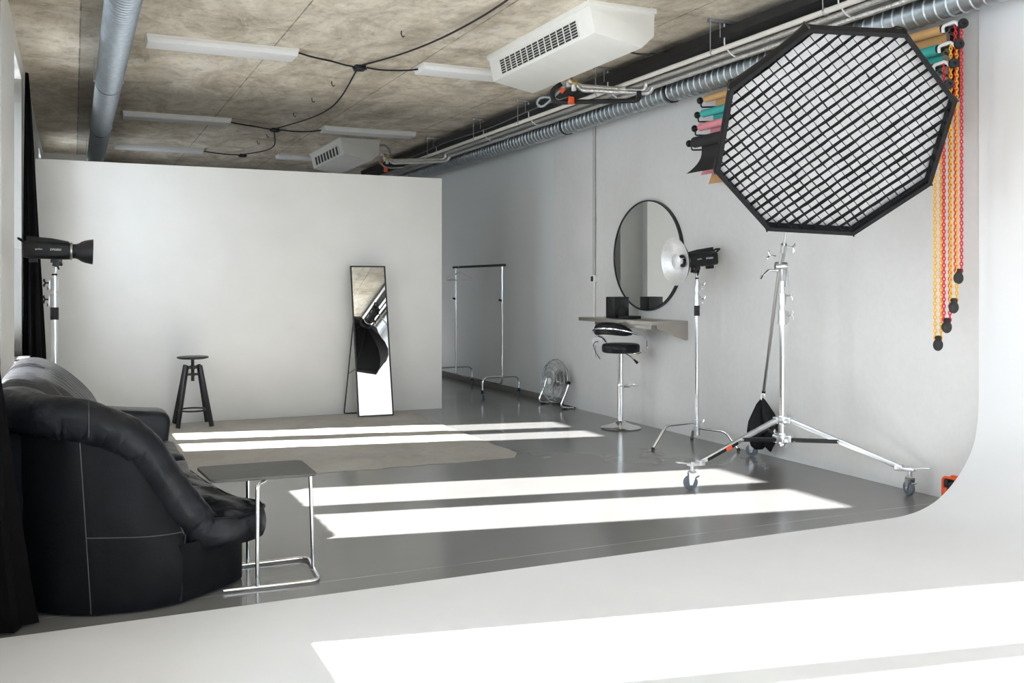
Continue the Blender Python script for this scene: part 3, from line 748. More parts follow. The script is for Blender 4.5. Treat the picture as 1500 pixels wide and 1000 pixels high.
# ------------------------------------------------------------------ studio flash heads and stands
def flash_head(label, mtx, front, lettering=True, group=None):
    """local frame: +X is the way the flash points, Z up, origin in the bracket under the body"""
    t = thing('flash_head', label, 'flash', matrix=mtx @ Matrix.Scale(.91, 4), group=group)
    zc = .125
    def sec(x, hy, hz, r=.028, dz=0):
        out = []
        for cx_, cy_, a0 in ((1, 1, 0), (-1, 1, PI / 2), (-1, -1, PI), (1, -1, 3 * PI / 2)):
            for k in range(5):
                a = a0 + PI / 2 * k / 4; out.append(V((x, cx_ * (hy - r) + r * math.cos(a), zc + dz + cy_ * (hz - r) + r * math.sin(a))))
        return out
    body = MB().loft([sec(-.225, .045, .052, .02), sec(-.215, .056, .064), sec(-.12, .06, .071, .03, .002), sec(.06, .06, .07, .04), sec(.10, .062, .068, .05), sec(.112, .06, .066, .055)]).build('body', M['black'], t, smooth=50)
    MB().lathe([(.066, .108), (.071, .112), (.071, .124), (.066, .128)], (0, 0, zc), (1, 0, 0), 32).build('silver_ring', M['steel'], t)
    MB().lathe([(.058, .122), (.058, .165), (.05, .168)], (0, 0, zc), (1, 0, 0), 32).build('front_mount', M['black'], t)
    MB().tube(fillet([(-.215, -.035, zc + .055), (-.262, -.035, zc + .085), (-.262, .035, zc + .085), (-.215, .035, zc + .055)], .012), .009, 8).build('rear_handle', M['black'], t)
    MB().loft([[V((x, y, z)) for y, z in ((-.012, zc + .066), (.012, zc + .066), (.010, zt), (-.010, zt))] for x, zt in ((-.205, zc + .108), (-.02, zc + .096), (.10, zc + .076))]).build('top_rail', M['black'], t, bevel=.003)
    MB().bb((-.185, -.028, zc - .098), (-.12, .028, zc - .062)).build('battery_foot', M['black'], t, bevel=.006)
    mb = MB(); mb.bb((-.03, -.022, zc - .098), (.055, .022, zc - .062)); mb.cyl((.012, -.03, zc - .105), (.012, .03, zc - .105), .026); mb.bb((-.016, -.02, .0), (.034, .02, zc - .105))
    bk_ = mb.build('bracket', M['blackmetal'], t, bevel=.003)
    MB().cyl((.012, .03, zc - .105), (.012, .055, zc - .105), .007).build('tilt_lever', M['black'], bk_)
    MB().tube([(.012, .05, zc - .105), (.035, .055, zc - .15)], [.008, .006], 8).build('tilt_lever', M['black'], bk_)
    MB().cyl((.03, -.012, .015), (.058, -.012, .015), .011).build('spigot_knob', M['black'], bk_)
    MB().cyl((.009, 0, -.05), (.009, 0, .02), .0085, n=12).build('spigot', M['chrome'], bk_)
    if lettering:
        for sy in (-1, 1):
            R = Matrix.Rotation(PI / 2, 4, 'X') if sy < 0 else Matrix.Rotation(PI, 4, 'Z') @ Matrix.Rotation(PI / 2, 4, 'X')
            text_obj('godox', .020, .0006, M['letter'], body, Matrix.Translation((-.115 if sy < 0 else .0, sy * .0612, zc + .006)) @ R)
            text_obj('DP600III', .023, .0006, M['letter'], body, Matrix.Translation((.005 if sy < 0 else -.115, sy * .0612, zc + .005)) @ R)
    if front == 'reflector':
        pr = [(.058, .15), (.064, .170), (.080, .193), (.091, .222), (.098, .256), (.101, .276), (.103, .278)]
        MB().lathe(pr + [(r - .003, z) for r, z in pr[::-1]], (0, 0, zc), (1, 0, 0), 36, caps=False).build('reflector', M['blackmetal'], t, smooth=40)
        pi_ = [(.001, .16), (.055, .168), (.075, .195), (.086, .224), (.093, .257), (.0965, .276)]
        MB().lathe(pi_, (0, 0, zc), (1, 0, 0), 36, caps=False).build('reflector_lining', M['silverdish'], t)
        MB().ball((.19, 0, zc), .026).build('flash_tube', M['diffuser'], t)
    if front == 'dish':
        pr = [(.058, .13), (.06, .15), (.11, .158), (.168, .182), (.211, .222), (.225, .238), (.228, .244)]
        MB().lathe(pr, (0, 0, zc), (1, 0, 0), 48, caps=False).build('dish_back', M['blackmetal'], t, smooth=40)
        MB().lathe([(.001, .139), (.04, .142), (.06, .154), (.11, .162), (.168, .186), (.209, .226), (.222, .240), (.228, .2445), (.228, .2425)], (0, 0, zc), (1, 0, 0), 48, caps=False).build('beauty_dish', M['silverdish'], t, smooth=50)
        MB().lathe([(.001, .247), (.03, .246), (.058, .24), (.074, .228), (.072, .223), (.04, .228), (.001, .23)], (0, 0, zc), (1, 0, 0), 36).build('deflector_plate', M['silverdish'], t, smooth=50)
        mb = MB()
        for k in range(3):
            a = 2 * PI * k / 3 + .5; mb.cyl((.155, .05 * math.cos(a), zc + .05 * math.sin(a)), (.228, .055 * math.cos(a), zc + .055 * math.sin(a)), .0035, n=8)
        mb.build('deflector_post', M['chrome'], t)
        MB().ball((.175, 0, zc), .03).build('flash_tube', M['diffuser'], t)
    return t

def wing(mb, p, d, s=1.0):
    p = V(p); d = V(d).normalized(); up_ = V((0, 0, 1)) if abs(d.z) < .8 else V((1, 0, 0)); w_ = d.cross(up_).normalized(); u_ = w_.cross(d)
    mb.cyl(p, p + d * .03 * s, .005 * s, n=8)
    for sg in (-1, 1): mb.tube([p + d * .028 * s, p + d * .038 * s + u_ * sg * .014 * s, p + d * .036 * s + u_ * sg * .026 * s], [.005 * s, .007 * s, .004 * s], 8)
def c_stand(label, c, zo, legdirs, turn=0, rr=.0175, kd=(.91, -.41, 0), knobm='chrome'):
    c = V((c[0], c[1], 0)); t = thing('c_stand', label, 'light stand', tuple(c))
    z = lambda v: V((0, 0, v + zo))
    MB().cyl(c + V((0, 0, .10)), c + z(1.08), rr).build('main_column', M['chrome'], t)
    MB().cyl(c + z(1.075), c + z(1.165), rr + .007).build('grip_sleeve', M['rubber'], t)
    def collar(z0, z1, r):
        mb = MB(); mb.cyl(c + z(z0), c + z(z1), r); mb.cyl(c + z(z1), c + z(z1 + .006), r + .003); mb.cyl(c + z(z0), c + z(z0 + .006), r + .003)
        mb.bb(c + z(z0 + .01) + V(kd) * r - V((.012, .012, 0)), c + z(z1 - .01) + V(kd) * r + V((.012, .012, 0)))
        o = mb.build('collar', M['alu'], t)
        for zz, sc_ in ((z1 - .028, 1.15), (z0 + .018, .5)):
            k = MB(); wing(k, c + z(zz) + V(kd) * (r + .006), kd, sc_); k.build('wing_knob', M[knobm], o)
    collar(1.165, 1.25, rr + .008)
    MB().cyl(c + z(1.25), c + z(1.30), rr - .002).build('riser', M['chrome'], t)
    collar(1.285, 1.37, rr + .006)
    MB().cyl(c + z(1.365), c + z(1.40), rr - .005).build('riser', M['chrome'], t)
    MB().cyl(c + z(1.395), c + z(1.408), rr - .002).build('spigot_seat', M['black'], t)
    hs = (.205, .155, .115)
    for (dx, dy), hz in zip(legdirs, hs):
        d = V((dx, dy, 0)); L = d.length; d.normalize()
        MB().cyl(c + V((0, 0, hz - .022)), c + V((0, 0, hz + .022)), rr + .010).build('leg_socket', M['alu'], t)
        path = fillet([c + d * .015 + V((0, 0, hz)), c + d * (L * .70) + V((0, 0, hz - .006)), c + d * L + V((0, 0, .012))], .045, 6)
        lg = MB().tube(path, .0125, 12).build('leg', M['chrome'], t)
        MB().cyl(c + d * (L - .004) + V((0, 0, .022)), c + d * (L + .004) + V((0, 0, .0)), .0145, n=12).build('leg_tip', M['rubber'], lg)
    mb = MB(); wing(mb, c + V((0, 0, .205)) + V(kd) * (rr + .008), kd); mb.build('leg_lock', M['chrome'], t)
    return t

# C-stand by the right wall
cc = V((4.941, 6.966, 0))
c_stand('chrome light stand with turtle-base legs by the right wall, carrying the silver dish', cc, .055, [(-.471, -.03), (.165, -.36), (.158, .30)])
R = Matrix.Translation(cc + V((0, 0, 1.505))) @ Matrix.Rotation(math.radians(180), 4, 'Z') @ Matrix.Rotation(math.radians(5), 4, 'Y')
flash_head('black studio flash with round silver beauty dish on the chrome stand', R, 'dish')
# light stand by the windows
lc = V((-.125, 7.74, 0))
c_stand('chrome light stand rising behind the black sofa near the window curtain', lc, .072, [(.38, .12), (-.05, .44), (-.05, -.42)], rr=.021, kd=(-.91, .41, 0), knobm='black')
R = Matrix.Translation(lc + V((0, 0, 1.535))) @ Matrix.Rotation(math.radians(1.0), 4, 'Z') @ Matrix.Rotation(math.radians(1.5), 4, 'Y')
flash_head('black studio flash with short bell reflector on the stand behind the sofa', R, 'reflector')

# ------------------------------------------------------------------ roller stand with boom, sandbag, octagonal softbox
rc = V((4.667, 5.53, 0))
t = thing('roller_stand', 'heavy chrome roller stand on three braked castors holding the octagonal softbox', 'light stand', tuple(rc))
wheels = [V((3.85, 5.482, 0)), V((5.055, 4.725, 0)), V((5.045, 6.335, 0))]
MB().cyl(rc + V((0, 0, .25)), rc + V((0, 0, 1.12)), .0205, n=20).build('main_column', M['chrome'], t)
mb = MB(); mb.cyl(rc + V((0, 0, 1.115)), rc + V((0, 0, 1.122)), .034); mb.cyl(rc + V((0, 0, 1.122)), rc + V((0, 0, 1.215)), .030); wing(mb, rc + V((.025, -.012, 1.175)), (.91, -.41, .1), 1.3); mb.bb(rc + V((.015, -.02, 1.13)), rc + V((.045, .0, 1.21)))
mb.build('collar', M['alu'], t)
MB().cyl(rc + V((0, 0, 1.21)), rc + V((0, 0, 1.28)), .018).build('riser', M['chrome'], t)
mb = MB(); mb.cyl(rc + V((0, 0, 1.255)), rc + V((0, 0, 1.335)), .027); mb.cyl(rc + V((0, 0, 1.253)), rc + V((0, 0, 1.258)), .030); wing(mb, rc + V((.02, -.01, 1.32)), (.91, -.41, .05), 1.3)
mb.build('collar', M['alu'], t)
MB().cyl(rc + V((0, 0, 1.33)), rc + V((0, 0, 1.50)), .0145).build('riser', M['chrome'], t)
mb = MB(); mb.cyl(rc + V((0, 0, .395)), rc + V((0, 0, .455)), .034)
for w_ in wheels: d = (w_ - rc).normalized(); mb.box(rc + d * .045 + V((0, 0, .425)), (.05, .05, .045), Matrix.Rotation(math.atan2(d.y, d.x), 3, 'Z'))
mb.build('upper_spider', M['alu'], t, bevel=.004)
mb = MB(); mb.cyl(rc + V((0, 0, .255)), rc + V((0, 0, .33)), .034); mb.cyl(rc + V((0, 0, .235)), rc + V((0, 0, .26)), .022)
for w_ in wheels: d = (w_ - rc).normalized(); mb.box(rc + d * .045 + V((0, 0, .292)), (.06, .045, .05), Matrix.Rotation(math.atan2(d.y, d.x), 3, 'Z'))
wing(mb, rc + V((-.03, .0, .32)), (-.8, .1, .2), 1.2)
mb.build('lower_spider', M['alu'], t, bevel=.004)
for i, w_ in enumerate(wheels):
    d = (w_ - rc); L = d.length; d.normalize(); sdv = V((-d.y, d.x, 0)); Rz = Matrix.Rotation(math.atan2(d.y, d.x), 3, 'Z')
    a = rc + d * .06 + V((0, 0, .425)); b = w_ - d * .05 + V((0, 0, .178)); ax_ = (b - a).normalized()
    q = ax_.cross(sdv).normalized()
    lg = MB().loft([[p + sdv * sx * .014 + q * sz * .016 for sx, sz in ((-1, -1), (1, -1), (1, 1), (-1, 1))] for p in (a, b)]).build('leg', M['alu'], t, bevel=.003)
    m_ = a.lerp(b, .46); br = rc + d * .07 + V((0, 0, .285))
    ax2 = (m_ - br).normalized(); q2 = ax2.cross(sdv)
    brc = MB().loft([[p + sdv * sx * .017 + q2 * sz * .014 for sx, sz in ((-1, -1), (1, -1), (1, 1), (-1, 1))] for p in (br, m_)]).build('brace', M['black'], t, bevel=.002)
    MB().cyl(m_ - sdv * .022, m_ + sdv * .022, .009, n=12).build('brace_bolt', M['chrome'], brc)
    if i == 0:
        p0, p1 = a.lerp(b, .52), a.lerp(b, .90)
        MB().loft([[p + sdv * sx * .016 + q * sz * .0175 for sx, sz in ((-1, -1), (1, -1), (1, .2), (-1, .2))] for p in (p0, p1)]).build('leg_sleeve', M['black'], lg)
        p0, p1 = a.lerp(b, .60), a.lerp(b, .67)
        MB().loft([[p + sdv * sx * .0175 + q * sz * .0195 for sx, sz in ((-1, -1), (1, -1), (1, .3), (-1, .3))] for p in (p0, p1)]).build('orange_band', M['orange'], lg)
    # foot bracket, brake lever and castor
    mb = MB(); mb.box(w_ - d * .03 + V((0, 0, .175)), (.12, .045, .022), Rz); mb.box(w_ - d * .07 + V((0, 0, .18)), (.05, .05, .035), Rz)
    mb.cyl(w_ + V((0, 0, .12)), w_ + V((0, 0, .19)), .013)
    fb_ = mb.build('foot_bracket', M['alu'], t, bevel=.003)
    MB().loft([[p + sdv * sx * wq + V((0, 0, sz * .005)) for sx, sz in ((-1, -1), (1, -1), (1, 1), (-1, 1))] for p, wq in ((w_ + d * .02 + V((0, 0, .178)), .016), (w_ + d * .085 + V((0, 0, .192)), .012), (w_ + d * .13 + V((0, 0, .198)), .016))]).build('lock_pedal', M['alu'], fb_, bevel=.002)
    wa = V((.35, .94, 0)) if i == 0 else V((.94, -.2, 0)) if i == 1 else V((.85, .5, 0)); wa.normalize()
    wt = V((-wa.y, wa.x, 0)); off = wt * .012
    mb = MB()
    mb.lathe([(.026, -.006), (.030, 0), (.026, .006), (.001, .007)], w_ + V((0, 0, .122)), (0, 0, 1), 20)
    for sg in (-1, 1):
        mb.loft([[w_ + off * k2 + wa * sg * .020 + wt * s1 * ww + V((0, 0, zz)) + wa * s2 * .0018 for s1, s2 in ((-1, -1), (1, -1), (1, 1), (-1, 1))] for zz, ww, k2 in ((.12, .028, 0), (.08, .020, .5), (.035, .010, 1))])
    cf_ = mb.build('castor_fork', M['alu'], t)
    MB().lathe([(.001, -.014), (.030, -.014), (.036, -.011), (.047, -.012), (.050, -.006), (.050, .006), (.047, .012), (.036, .011), (.030, .014), (.001, .014)], w_ + off + V((0, 0, .0505)), wa, 32).build('castor_wheel', M['wheelgrey'], cf_)
    MB().cyl(w_ + off - wa * .024 + V((0, 0, .0505)), w_ + off + wa * .024 + V((0, 0, .0505)), .008, n=12).build('axle', M['chrome'], cf_)
    MB().box(w_ + off - wt * .05 + V((0, 0, .085)), (.03, .035, .006), Matrix.Rotation(math.atan2(wt.y, wt.x), 3, 'Z') @ Matrix.Rotation(.5, 3, 'Y')).build('brake_tab', M['alu'], cf_)
# boom arm clamped on the stand
P = rc + V((0, 0, 1.555)); E = V((5.045, 6.20, .552)); bd = (P - E).normalized(); T = V((4.262, 4.813, 2.604))
bd2 = (T - P).normalized()
bm_ = thing('boom_arm', 'chrome boom arm slanting up from the sandbag across the roller stand', 'boom', tuple(P))
MB().tube([E, P - bd * .05 + V((-.028, -.01, 0)), P + V((-.028, -.01, 0)) + bd2 * .1], .0135, 14).build('lower_tube', M['steel'], bm_)
MB().tube([P + V((-.014, -.005, 0)), T], .0095, 14).build('upper_tube', M['chrome'], bm_)
MB().cyl(P + V((-.014, -.005, 0)) + bd2 * .03, P + V((-.014, -.005, 0)) + bd2 * .17, .021).build('tube_collar', M['alu'], bm_)
mb = MB(); wing(mb, P + bd2 * .15 + V((.015, -.005, 0)), (.9, -.4, -.2), 1.4); mb.build('wing_screw', M['alu'], bm_)
mb = MB(); mb.cyl(P + V((-.05, .02, -.02)), P + V((.03, -.015, -.02)), .030); mb.bb(P + V((-.02, -.02, -.13)), P + V((.018, .02, -.02))); mb.bb(P + V((.02, -.02, -.17)), P + V((.04, .01, -.05)))
mb.build('pivot_head', M['alu'], bm_, bevel=.004)
mb = MB(); mb.tube(spline([P + V((-.03, .01, -.055)), P + V((-.085, .035, -.05)), P + V((-.12, .05, -.075)), P + V((-.145, .06, -.115))], 5), [.009] * 6 + [.011] * 6 + [.014] * 4, 10)
mb.build('locking_handle', M['chrome'], bm_)
mb = MB(); wing(mb, P + V((-.045, .018, .05)), (-.9, .4, .15), 1.5); mb.build('wing_screw', M['chrome'], bm_)
MB().cyl(E - bd * .002, E - bd * .03, .015).build('end_cap', M['rubber'], bm_)
# sandbag
bag = thing('sandbag', 'black nylon sandbag hanging from the low end of the boom', 'sandbag', (5.045, 6.21, .46))
bc = V((5.04, 6.205, 0)); bx = V((.86, -.5, 0)).normalized(); by = V((-bx.y, bx.x, 0))
MB().tube(fillet([bc + bx * -.012 + V((0, 0, .475)), bc + bx * -.014 + V((0, 0, .525)), bc + bx * .014 + V((0, 0, .525)), bc + bx * .012 + V((0, 0, .475)), bc + bx * -.012 + V((0, 0, .475))], .006), .004, 6).build('ring', M['chrome'], bag)
def bagpart(cs, ws, seed, dy):
    rings = []
    for (dx, z, wx, wy) in cs:
        r = []
        for k in range(20):
            a = 2 * PI * k / 20; p = bc + bx * (dx + wx * math.cos(a)) + by * (dy + wy * math.sin(a)) + V((0, 0, z))
            p += (bx * math.cos(a) + by * math.sin(a)) * .012 * wob(p, 14, seed); r.append(p)
        rings.append(r)
    return MB().loft(rings)
bagpart([(0, .487, .014, .008), (-.008, .44, .035, .018), (-.025, .37, .058, .03), (-.04, .30, .075, .042), (-.045, .22, .08, .05), (-.04, .15, .075, .046), (-.035, .10, .06, .03), (-.03, .075, .03, .015)], 0, 1, .025).build('bag_half', M['cloth'], bag, smooth=60)
bagpart([(0, .487, .012, .008), (.015, .44, .03, .018), (.04, .37, .052, .03), (.055, .30, .062, .04), (.055, .22, .06, .045), (.05, .15, .05, .04), (.05, .10, .032, .02), (.055, .065, .006, .005)], 0, 2, -.025).build('bag_half', M['cloth'], bag, smooth=60)

# octagonal softbox
oc = V((3.8753529, 4.16883294, 2.21922217)); on = V((-.39371357, -.73300784, -.55469733)).normalized()
o1 = V((0, 0, 1)).cross(on).normalized(); o2 = on.cross(o1); RO, RR = 1.89545, .6644
OM = Matrix((o1, o2, on)).transposed().to_4x4(); OM.translation = oc
sb = thing('octagonal_softbox', 'big black octagonal softbox with fabric grid hung over the roller stand', 'softbox', matrix=OM)
ov = [V((math.cos(RO + k * PI / 4), math.sin(RO + k * PI / 4), 0)) for k in range(8)]
def oring(r, z, n=6):
    out = []
    for k in range(8):
        a, b = ov[k] * r, ov[(k + 1) % 8] * r
        for j in range(n): q = a.lerp(b, j / n); out.append(V((q.x, q.y, z)))
    return out
def sag(r, z, amt): # fabric pulled slightly in between the rods
    out = []
    for k in range(8):
        a, b = ov[k] * r, ov[(k + 1) % 8] * r
        for j in range(6):
            q = a.lerp(b, j / 6); q = q * (1 - amt * math.sin(PI * j / 6)); out.append(V((q.x, q.y, z)))
    return out
sh = [sag(RR, .0, 0), sag(RR * 1.0, -.06, .004), sag(RR * .965, -.16, .02), sag(RR * .86, -.27, .035), sag(RR * .68, -.37, .04), sag(RR * .44, -.445, .03), sag(RR * .18, -.495, .0), sag(RR * .13, -.50, 0)]
MB().loft(sh, caps=False).build('outer_shell', M['cloth'], sb, smooth=25)
MB().loft([oring(RR * 1.004, .004), oring(RR * 1.008, -.004), oring(RR * 1.008, -.062), oring(RR * .985, -.062), oring(RR * .965, -.058), oring(RR * .965, .002), oring(RR * .985, .006)] + [oring(RR * 1.004, .004)], caps=False).build('rim_band', M['cloth'], sb, smooth=30)
MB().loft([oring(RR * .975, -.075), oring(RR * .975, -.079)]).build('diffuser', M['diffuser'], sb)
for k in range(8):
    p = [ov[k] * RR * s_ * 1.012 + V((0, 0, z)) for s_, z in ((1, .0), (1.0, -.06), (.965, -.16), (.86, -.27), (.68, -.37), (.44, -.445), (.18, -.495))]
    MB().tube(p, .0055, 6).build('rod', M['blackmetal'], sb)
MB().lathe([(.075, -.56), (.10, -.55), (.10, -.50), (.085, -.49), (.07, -.49), (.07, -.56)], (0, 0, 0), (0, 0, 1), 32, caps=False).build('speed_ring', M['blackmetal'], sb)
gd = (ov[1] - ov[0]).normalized(); gp = V((-gd.y, gd.x, 0)); cell = .0525; ap = RR * .972 * math.cos(PI / 8)
mb = MB()
def clip(o, d):   # line o + t d against the octagon
    t0, t1 = -9, 9
    for k in range(8):
        nrm = (ov[k] + ov[(k + 1) % 8]).normalized(); den = nrm.dot(d); num = ap - nrm.dot(o)
        if abs(den) < 1e-9:
            if num < 0: return None
        elif den > 0: t1 = min(t1, num / den)
        else: t0 = max(t0, num / den)
    return (t0, t1) if t1 - t0 > .02 else None
for d, nrm, sd_ in ((gd, gp, 0), (gp, gd, 5)):
    for i in range(-12, 13):
        o_ = nrm * (i * cell + cell * .5 * (1 if sd_ else 0)); c_ = clip(o_, d)
        if not c_: continue
        nseg = max(2, int((c_[1] - c_[0]) / cell * 2)); top, bot = [], []
        for j in range(nseg + 1):
            tt = c_[0] + (c_[1] - c_[0]) * j / nseg; q = o_ + d * tt
            w1 = .006 * wob((q.x * 11, q.y * 11, 0), 1, sd_ + 1) + .003 * wob((q.x * 30, q.y * 30, 0), 1, sd_)
            w2 = .003 * wob((q.x * 9, q.y * 9, 2), 1, sd_ + 7)
            top.append(q + nrm * w1 + V((0, 0, -.006))); bot.append(q + nrm * w2 + V((0, 0, -.036)))
        th_ = nrm * .0011
        mb.loft([[a - th_, a + th_, b + th_, b - th_] for a, b in zip(top, bot)])
mb.build('fabric_grid', M['cloth'], sb, smooth=60)
# flash head behind it
fx = on; fz = (V((0, 0, 1)) - fx * fx.z).normalized(); fy = fz.cross(fx)
FM = Matrix((fx, fy, fz)).transposed().to_4x4(); FM.translation = oc - on * .70 - fz * .125
flash_head('black studio flash mounted behind the octagonal softbox at the boom tip', FM, None)

# ------------------------------------------------------------------ paper backdrop rolls, brackets, chains on the right wall
cols = [('tan', .030, .11), ('teal', .033, .11), ('pink', .033, .12), ('black', .046, .30)]
lefts = [(1024, 146), (1020, 168), (1016, 188), (1008, 210)]
rights = [(1411, 37), (1405, 66), (1397, 94), (1390, 124)]
Xr = [4.985, 4.955, 4.925, 4.885]
ends = []
for i in range(4):
    ends.append((on_x(*lefts[i], Xr[i]), on_x(*rights[i], Xr[i])))
mats = [M['tan'], M['teal'], M['pink'], M['charcoal']]
names = ['tan', 'teal', 'pink', 'black']
pos = ['topmost', 'second', 'third', 'lowest']
for i, ((a, b), m_) in enumerate(zip(ends, mats)):
    z = (a.z + b.z) / 2; x = Xr[i]; ya, yb = a.y - .10, on_x((1381, 1375, 1367, 1358)[i], 60, x).y; r = cols[i][1]
    t = thing('backdrop_roll', '%s paper backdrop roll, the %s of four on the right wall' % (names[i], pos[i]), 'backdrop', (x, (ya + yb) / 2, z), 'paper backdrop rolls')
    mb = MB().tube([(x, yb + (ya - yb) * k / 12, z + .002 * math.sin(k)) for k in range(13)], r, 24); mb.build('paper_roll', m_, t, smooth=50)
    MB().cyl((x, ya + .003, z), (x, ya + .022, z), r * .8, .012).build('end_plug', M['black'], t)
    MB().cyl((x, ya + .02, z), (x, ya + .06, z), .010, n=12).build('end_plug', M['black'], t)
    MB().ball((x, ya + .085, z), .031, sq=(1, .8, 1)).build('end_knob', M['black'], t)
    # paper hanging off the back of the roll, curling a little
    drop = [.16, .16, .15, .27][i]
    ys0, ys1 = ya - .10, yb - .0
    if i == 3: ys0, ys1 = ya - .035, yb
    rows = []
    for k in range(11):
        s_ = k / 10; curl = (.10 if i == 3 else .01) * max(0, s_ - .35) ** 2 * 2.4
        rows.append([V((x + r * .98 - curl, ys0 + (.17 * max(0, s_ - .3) ** 2 if i == 3 else 0), z - drop * s_)), V((x + r * .98 - curl, ys1, z - drop * s_)), V((x + r * .98 - curl + .0012, ys1, z - drop * s_)), V((x + r * .98 - curl + .0012, ys0 + (.17 * max(0, s_ - .3) ** 2 if i == 3 else 0), z - drop * s_))])
    MB().loft(rows).build('hanging_paper', m_, t, smooth=60)
    MB().cyl((x, yb - .001, z), (x, yb - .03, z), r * .95, .02).build('end_plug', M['black'], t)
# two more sheets that hang behind the black one
for nm, m_, px, X_, dz in (('pink', M['pink'], (1032, 257), 5.05, .30), ('tan', M['tan'], (1043, 270), 5.10, .36)):
    p = on_x(*px, X_); y0 = p.y; y1 = 4.75; rows = []
    for k in range(11):
        s_ = k / 10; rows.append([V((X_ - .04 * s_ * s_, y0 - .12 * (1 - s_), p.z + dz * (1 - s_))), V((X_ - .04 * s_ * s_, y1, p.z + dz * (1 - s_))), V((X_ + .0012 - .04 * s_ * s_, y1, p.z + dz * (1 - s_))), V((X_ + .0012 - .04 * s_ * s_, y0 - .12 * (1 - s_), p.z + dz * (1 - s_)))])
    solo(MB().loft(rows), 'paper_sheet', m_, 'loose %s paper sheet end hanging %s behind the black backdrop roll' % (nm, 'just below and' if nm == 'pink' else 'lowest of all'), 'paper', (X_, (y0 + y1) / 2, p.z + dz), smooth=60)
# brackets
for side_, y, lab in ((0, max(e[0].y for e in ends) - .05, 'black wall bracket holding the far left ends of the paper rolls'), (1, 4.475, 'black wall bracket with white hooks holding the near right ends of the paper rolls')):
    t = thing('roll_bracket', lab, 'bracket', (XR, y, 2.8))
    z0, z1 = 2.60, 3.06
    MB().bb((XR - .012, y - .03, z0), (XR + .012, y + .03, z1)).build('back_plate', M['blackmetal'], t, bevel=.003)
    for i in range(4):
        z = (ends[i][0].z + ends[i][1].z) / 2; yy = y
        if side_ == 1:
            ye = ends[i][1].y
            pts = [(XR - .01, y, z - .02), (Xr[i] + .06, y, z - .035), (Xr[i] + .02, y, z - .03)]
            ya_, yb_ = on_x((1381, 1375, 1367, 1358)[i], 60, Xr[i]).y - .015, ends[i][1].y + .03
            MB().tube(fillet([(XR - .01, y, z - .03), (Xr[i] + .06, ya_ - .03, z - .045), (Xr[i], ya_ - .035, z - .03)], .02), .008, 8).build('arm', M['blackmetal'], t)
            MB().tube(spline([(Xr[i] - .018, ya_ - .005, z - .028), (Xr[i] - .022, ya_ - .01, z + .008), (Xr[i] - .022, (ya_ * .6 + yb_ * .4), z + .016), (Xr[i] - .018, yb_ + .02, z + .018), (Xr[i] - .01, yb_ - .005, z - .006)], 5), .0105, 8).build('hook', M['lightmetal'], t)
            MB().lathe([(.001, -.012), (.027, -.012), (.031, -.006), (.031, .006), (.027, .012), (.012, .012), (.008, .006), (.001, .006)], (Xr[i], ends[i][1].y, z), (-.5, -.86, 0), 24).build('crank_wheel', M['black'], t)
            MB().cyl((Xr[i], ends[i][1].y, z), (Xr[i], ya_ + .03, z), .007, n=12).build('spindle', M['black'], t)
        else:
            MB().tube(fillet([(XR - .01, y, z - .04), (Xr[i], y, z - .06), (Xr[i], y, z - .005)], .02), .007, 8).build('arm', M['blackmetal'], t)
# chains
wpx = [(1404, 407), (1397, 450), (1387, 479), (1374, 505)]
cm = [M['red'], M['yellow'], M['red'], M['yellow']]
cn = ['red', 'yellow', 'red', 'yellow']
desc = ['shortest and nearest, from the tan roll', 'second shortest, from the teal roll', 'third, from the pink roll', 'longest, from the black roll']
for i in range(4):
    z = (ends[i][0].z + ends[i][1].z) / 2; X_ = Xr[i]; wp = on_x(*wpx[i], X_)
    t = thing('pull_chain', '%s plastic pull chain loop with black weight, the %s' % (cn[i], desc[i]), 'chain', (X_, wp.y, z), 'backdrop pull chains')
    for sg in (-1, 1):
        dv = V((CS, -SN, 0)) * sg * .0185
        top = V((X_, wp.y + .0, z + .02)); zb = wp.z + .035; mb = MB(); nl = int((top.z - zb) / .021)
        ev = V((CS, -SN, 0)) * .0080
        for k in range(nl):
            zc_ = zb + (k + .5) * .021; cpt = V((X_, wp.y, zc_)) + dv + V((wob((k * .1, i, sg), 1) * .001, 0, 0))
            hw = .0135
            loop = [cpt + ev * math.cos(a) * 1.05 + V((0, 0, hw * math.sin(a))) for a in [2 * PI * q / 8 + PI / 8 for q in range(8)]]
            if k % 2: loop = [cpt + V((SN, CS, 0)) * .0062 * math.cos(a) * .9 + ev * math.cos(a) * .45 + V((0, 0, hw * math.sin(a))) for a in [2 * PI * q / 8 + PI / 8 for q in range(8)]]
            mb.tube(loop, .0043, 5, closed=True)
        mb.build('chain_strand', cm[i], t, smooth=60)
    wt_ = MB().ball(wp, .038, 20, (1, .55, 1)).build('weight', M['rubber'], t)
    MB().bb(wp + V((-.018, -.012, .02)), wp + V((.022, .012, .058))).build('weight_clip', M['black'], wt_, bevel=.004)

# ------------------------------------------------------------------ orange case hidden behind the cove
t = thing('orange_case', 'orange and black case on the floor behind the cyclorama curve', 'case', (5.12, 4.42, 0))
MB().tube(fillet([(5.09, 4.49, .012), (5.09, 4.49, .168), (5.09, 4.335, .168), (5.09, 4.335, .012)], .03, 5), .009, 8).build('frame', M['orange'], t)
MB().tube(fillet([(5.155, 4.49, .012), (5.155, 4.49, .168), (5.155, 4.335, .168), (5.155, 4.335, .012)], .03, 5), .009, 8).build('frame', M['orange'], t)
MB().bb((5.088, 4.455, .10), (5.157, 4.497, .158)).build('grip', M['rubber'], t, bevel=.012)
MB().bb((5.09, 4.34, .004), (5.155, 4.46, .14)).build('body', M['black'], t, bevel=.01)
MB().bb((5.08, 4.455, .004), (5.165, 4.485, .10)).build('end_panel', M['orange'], t, bevel=.006)

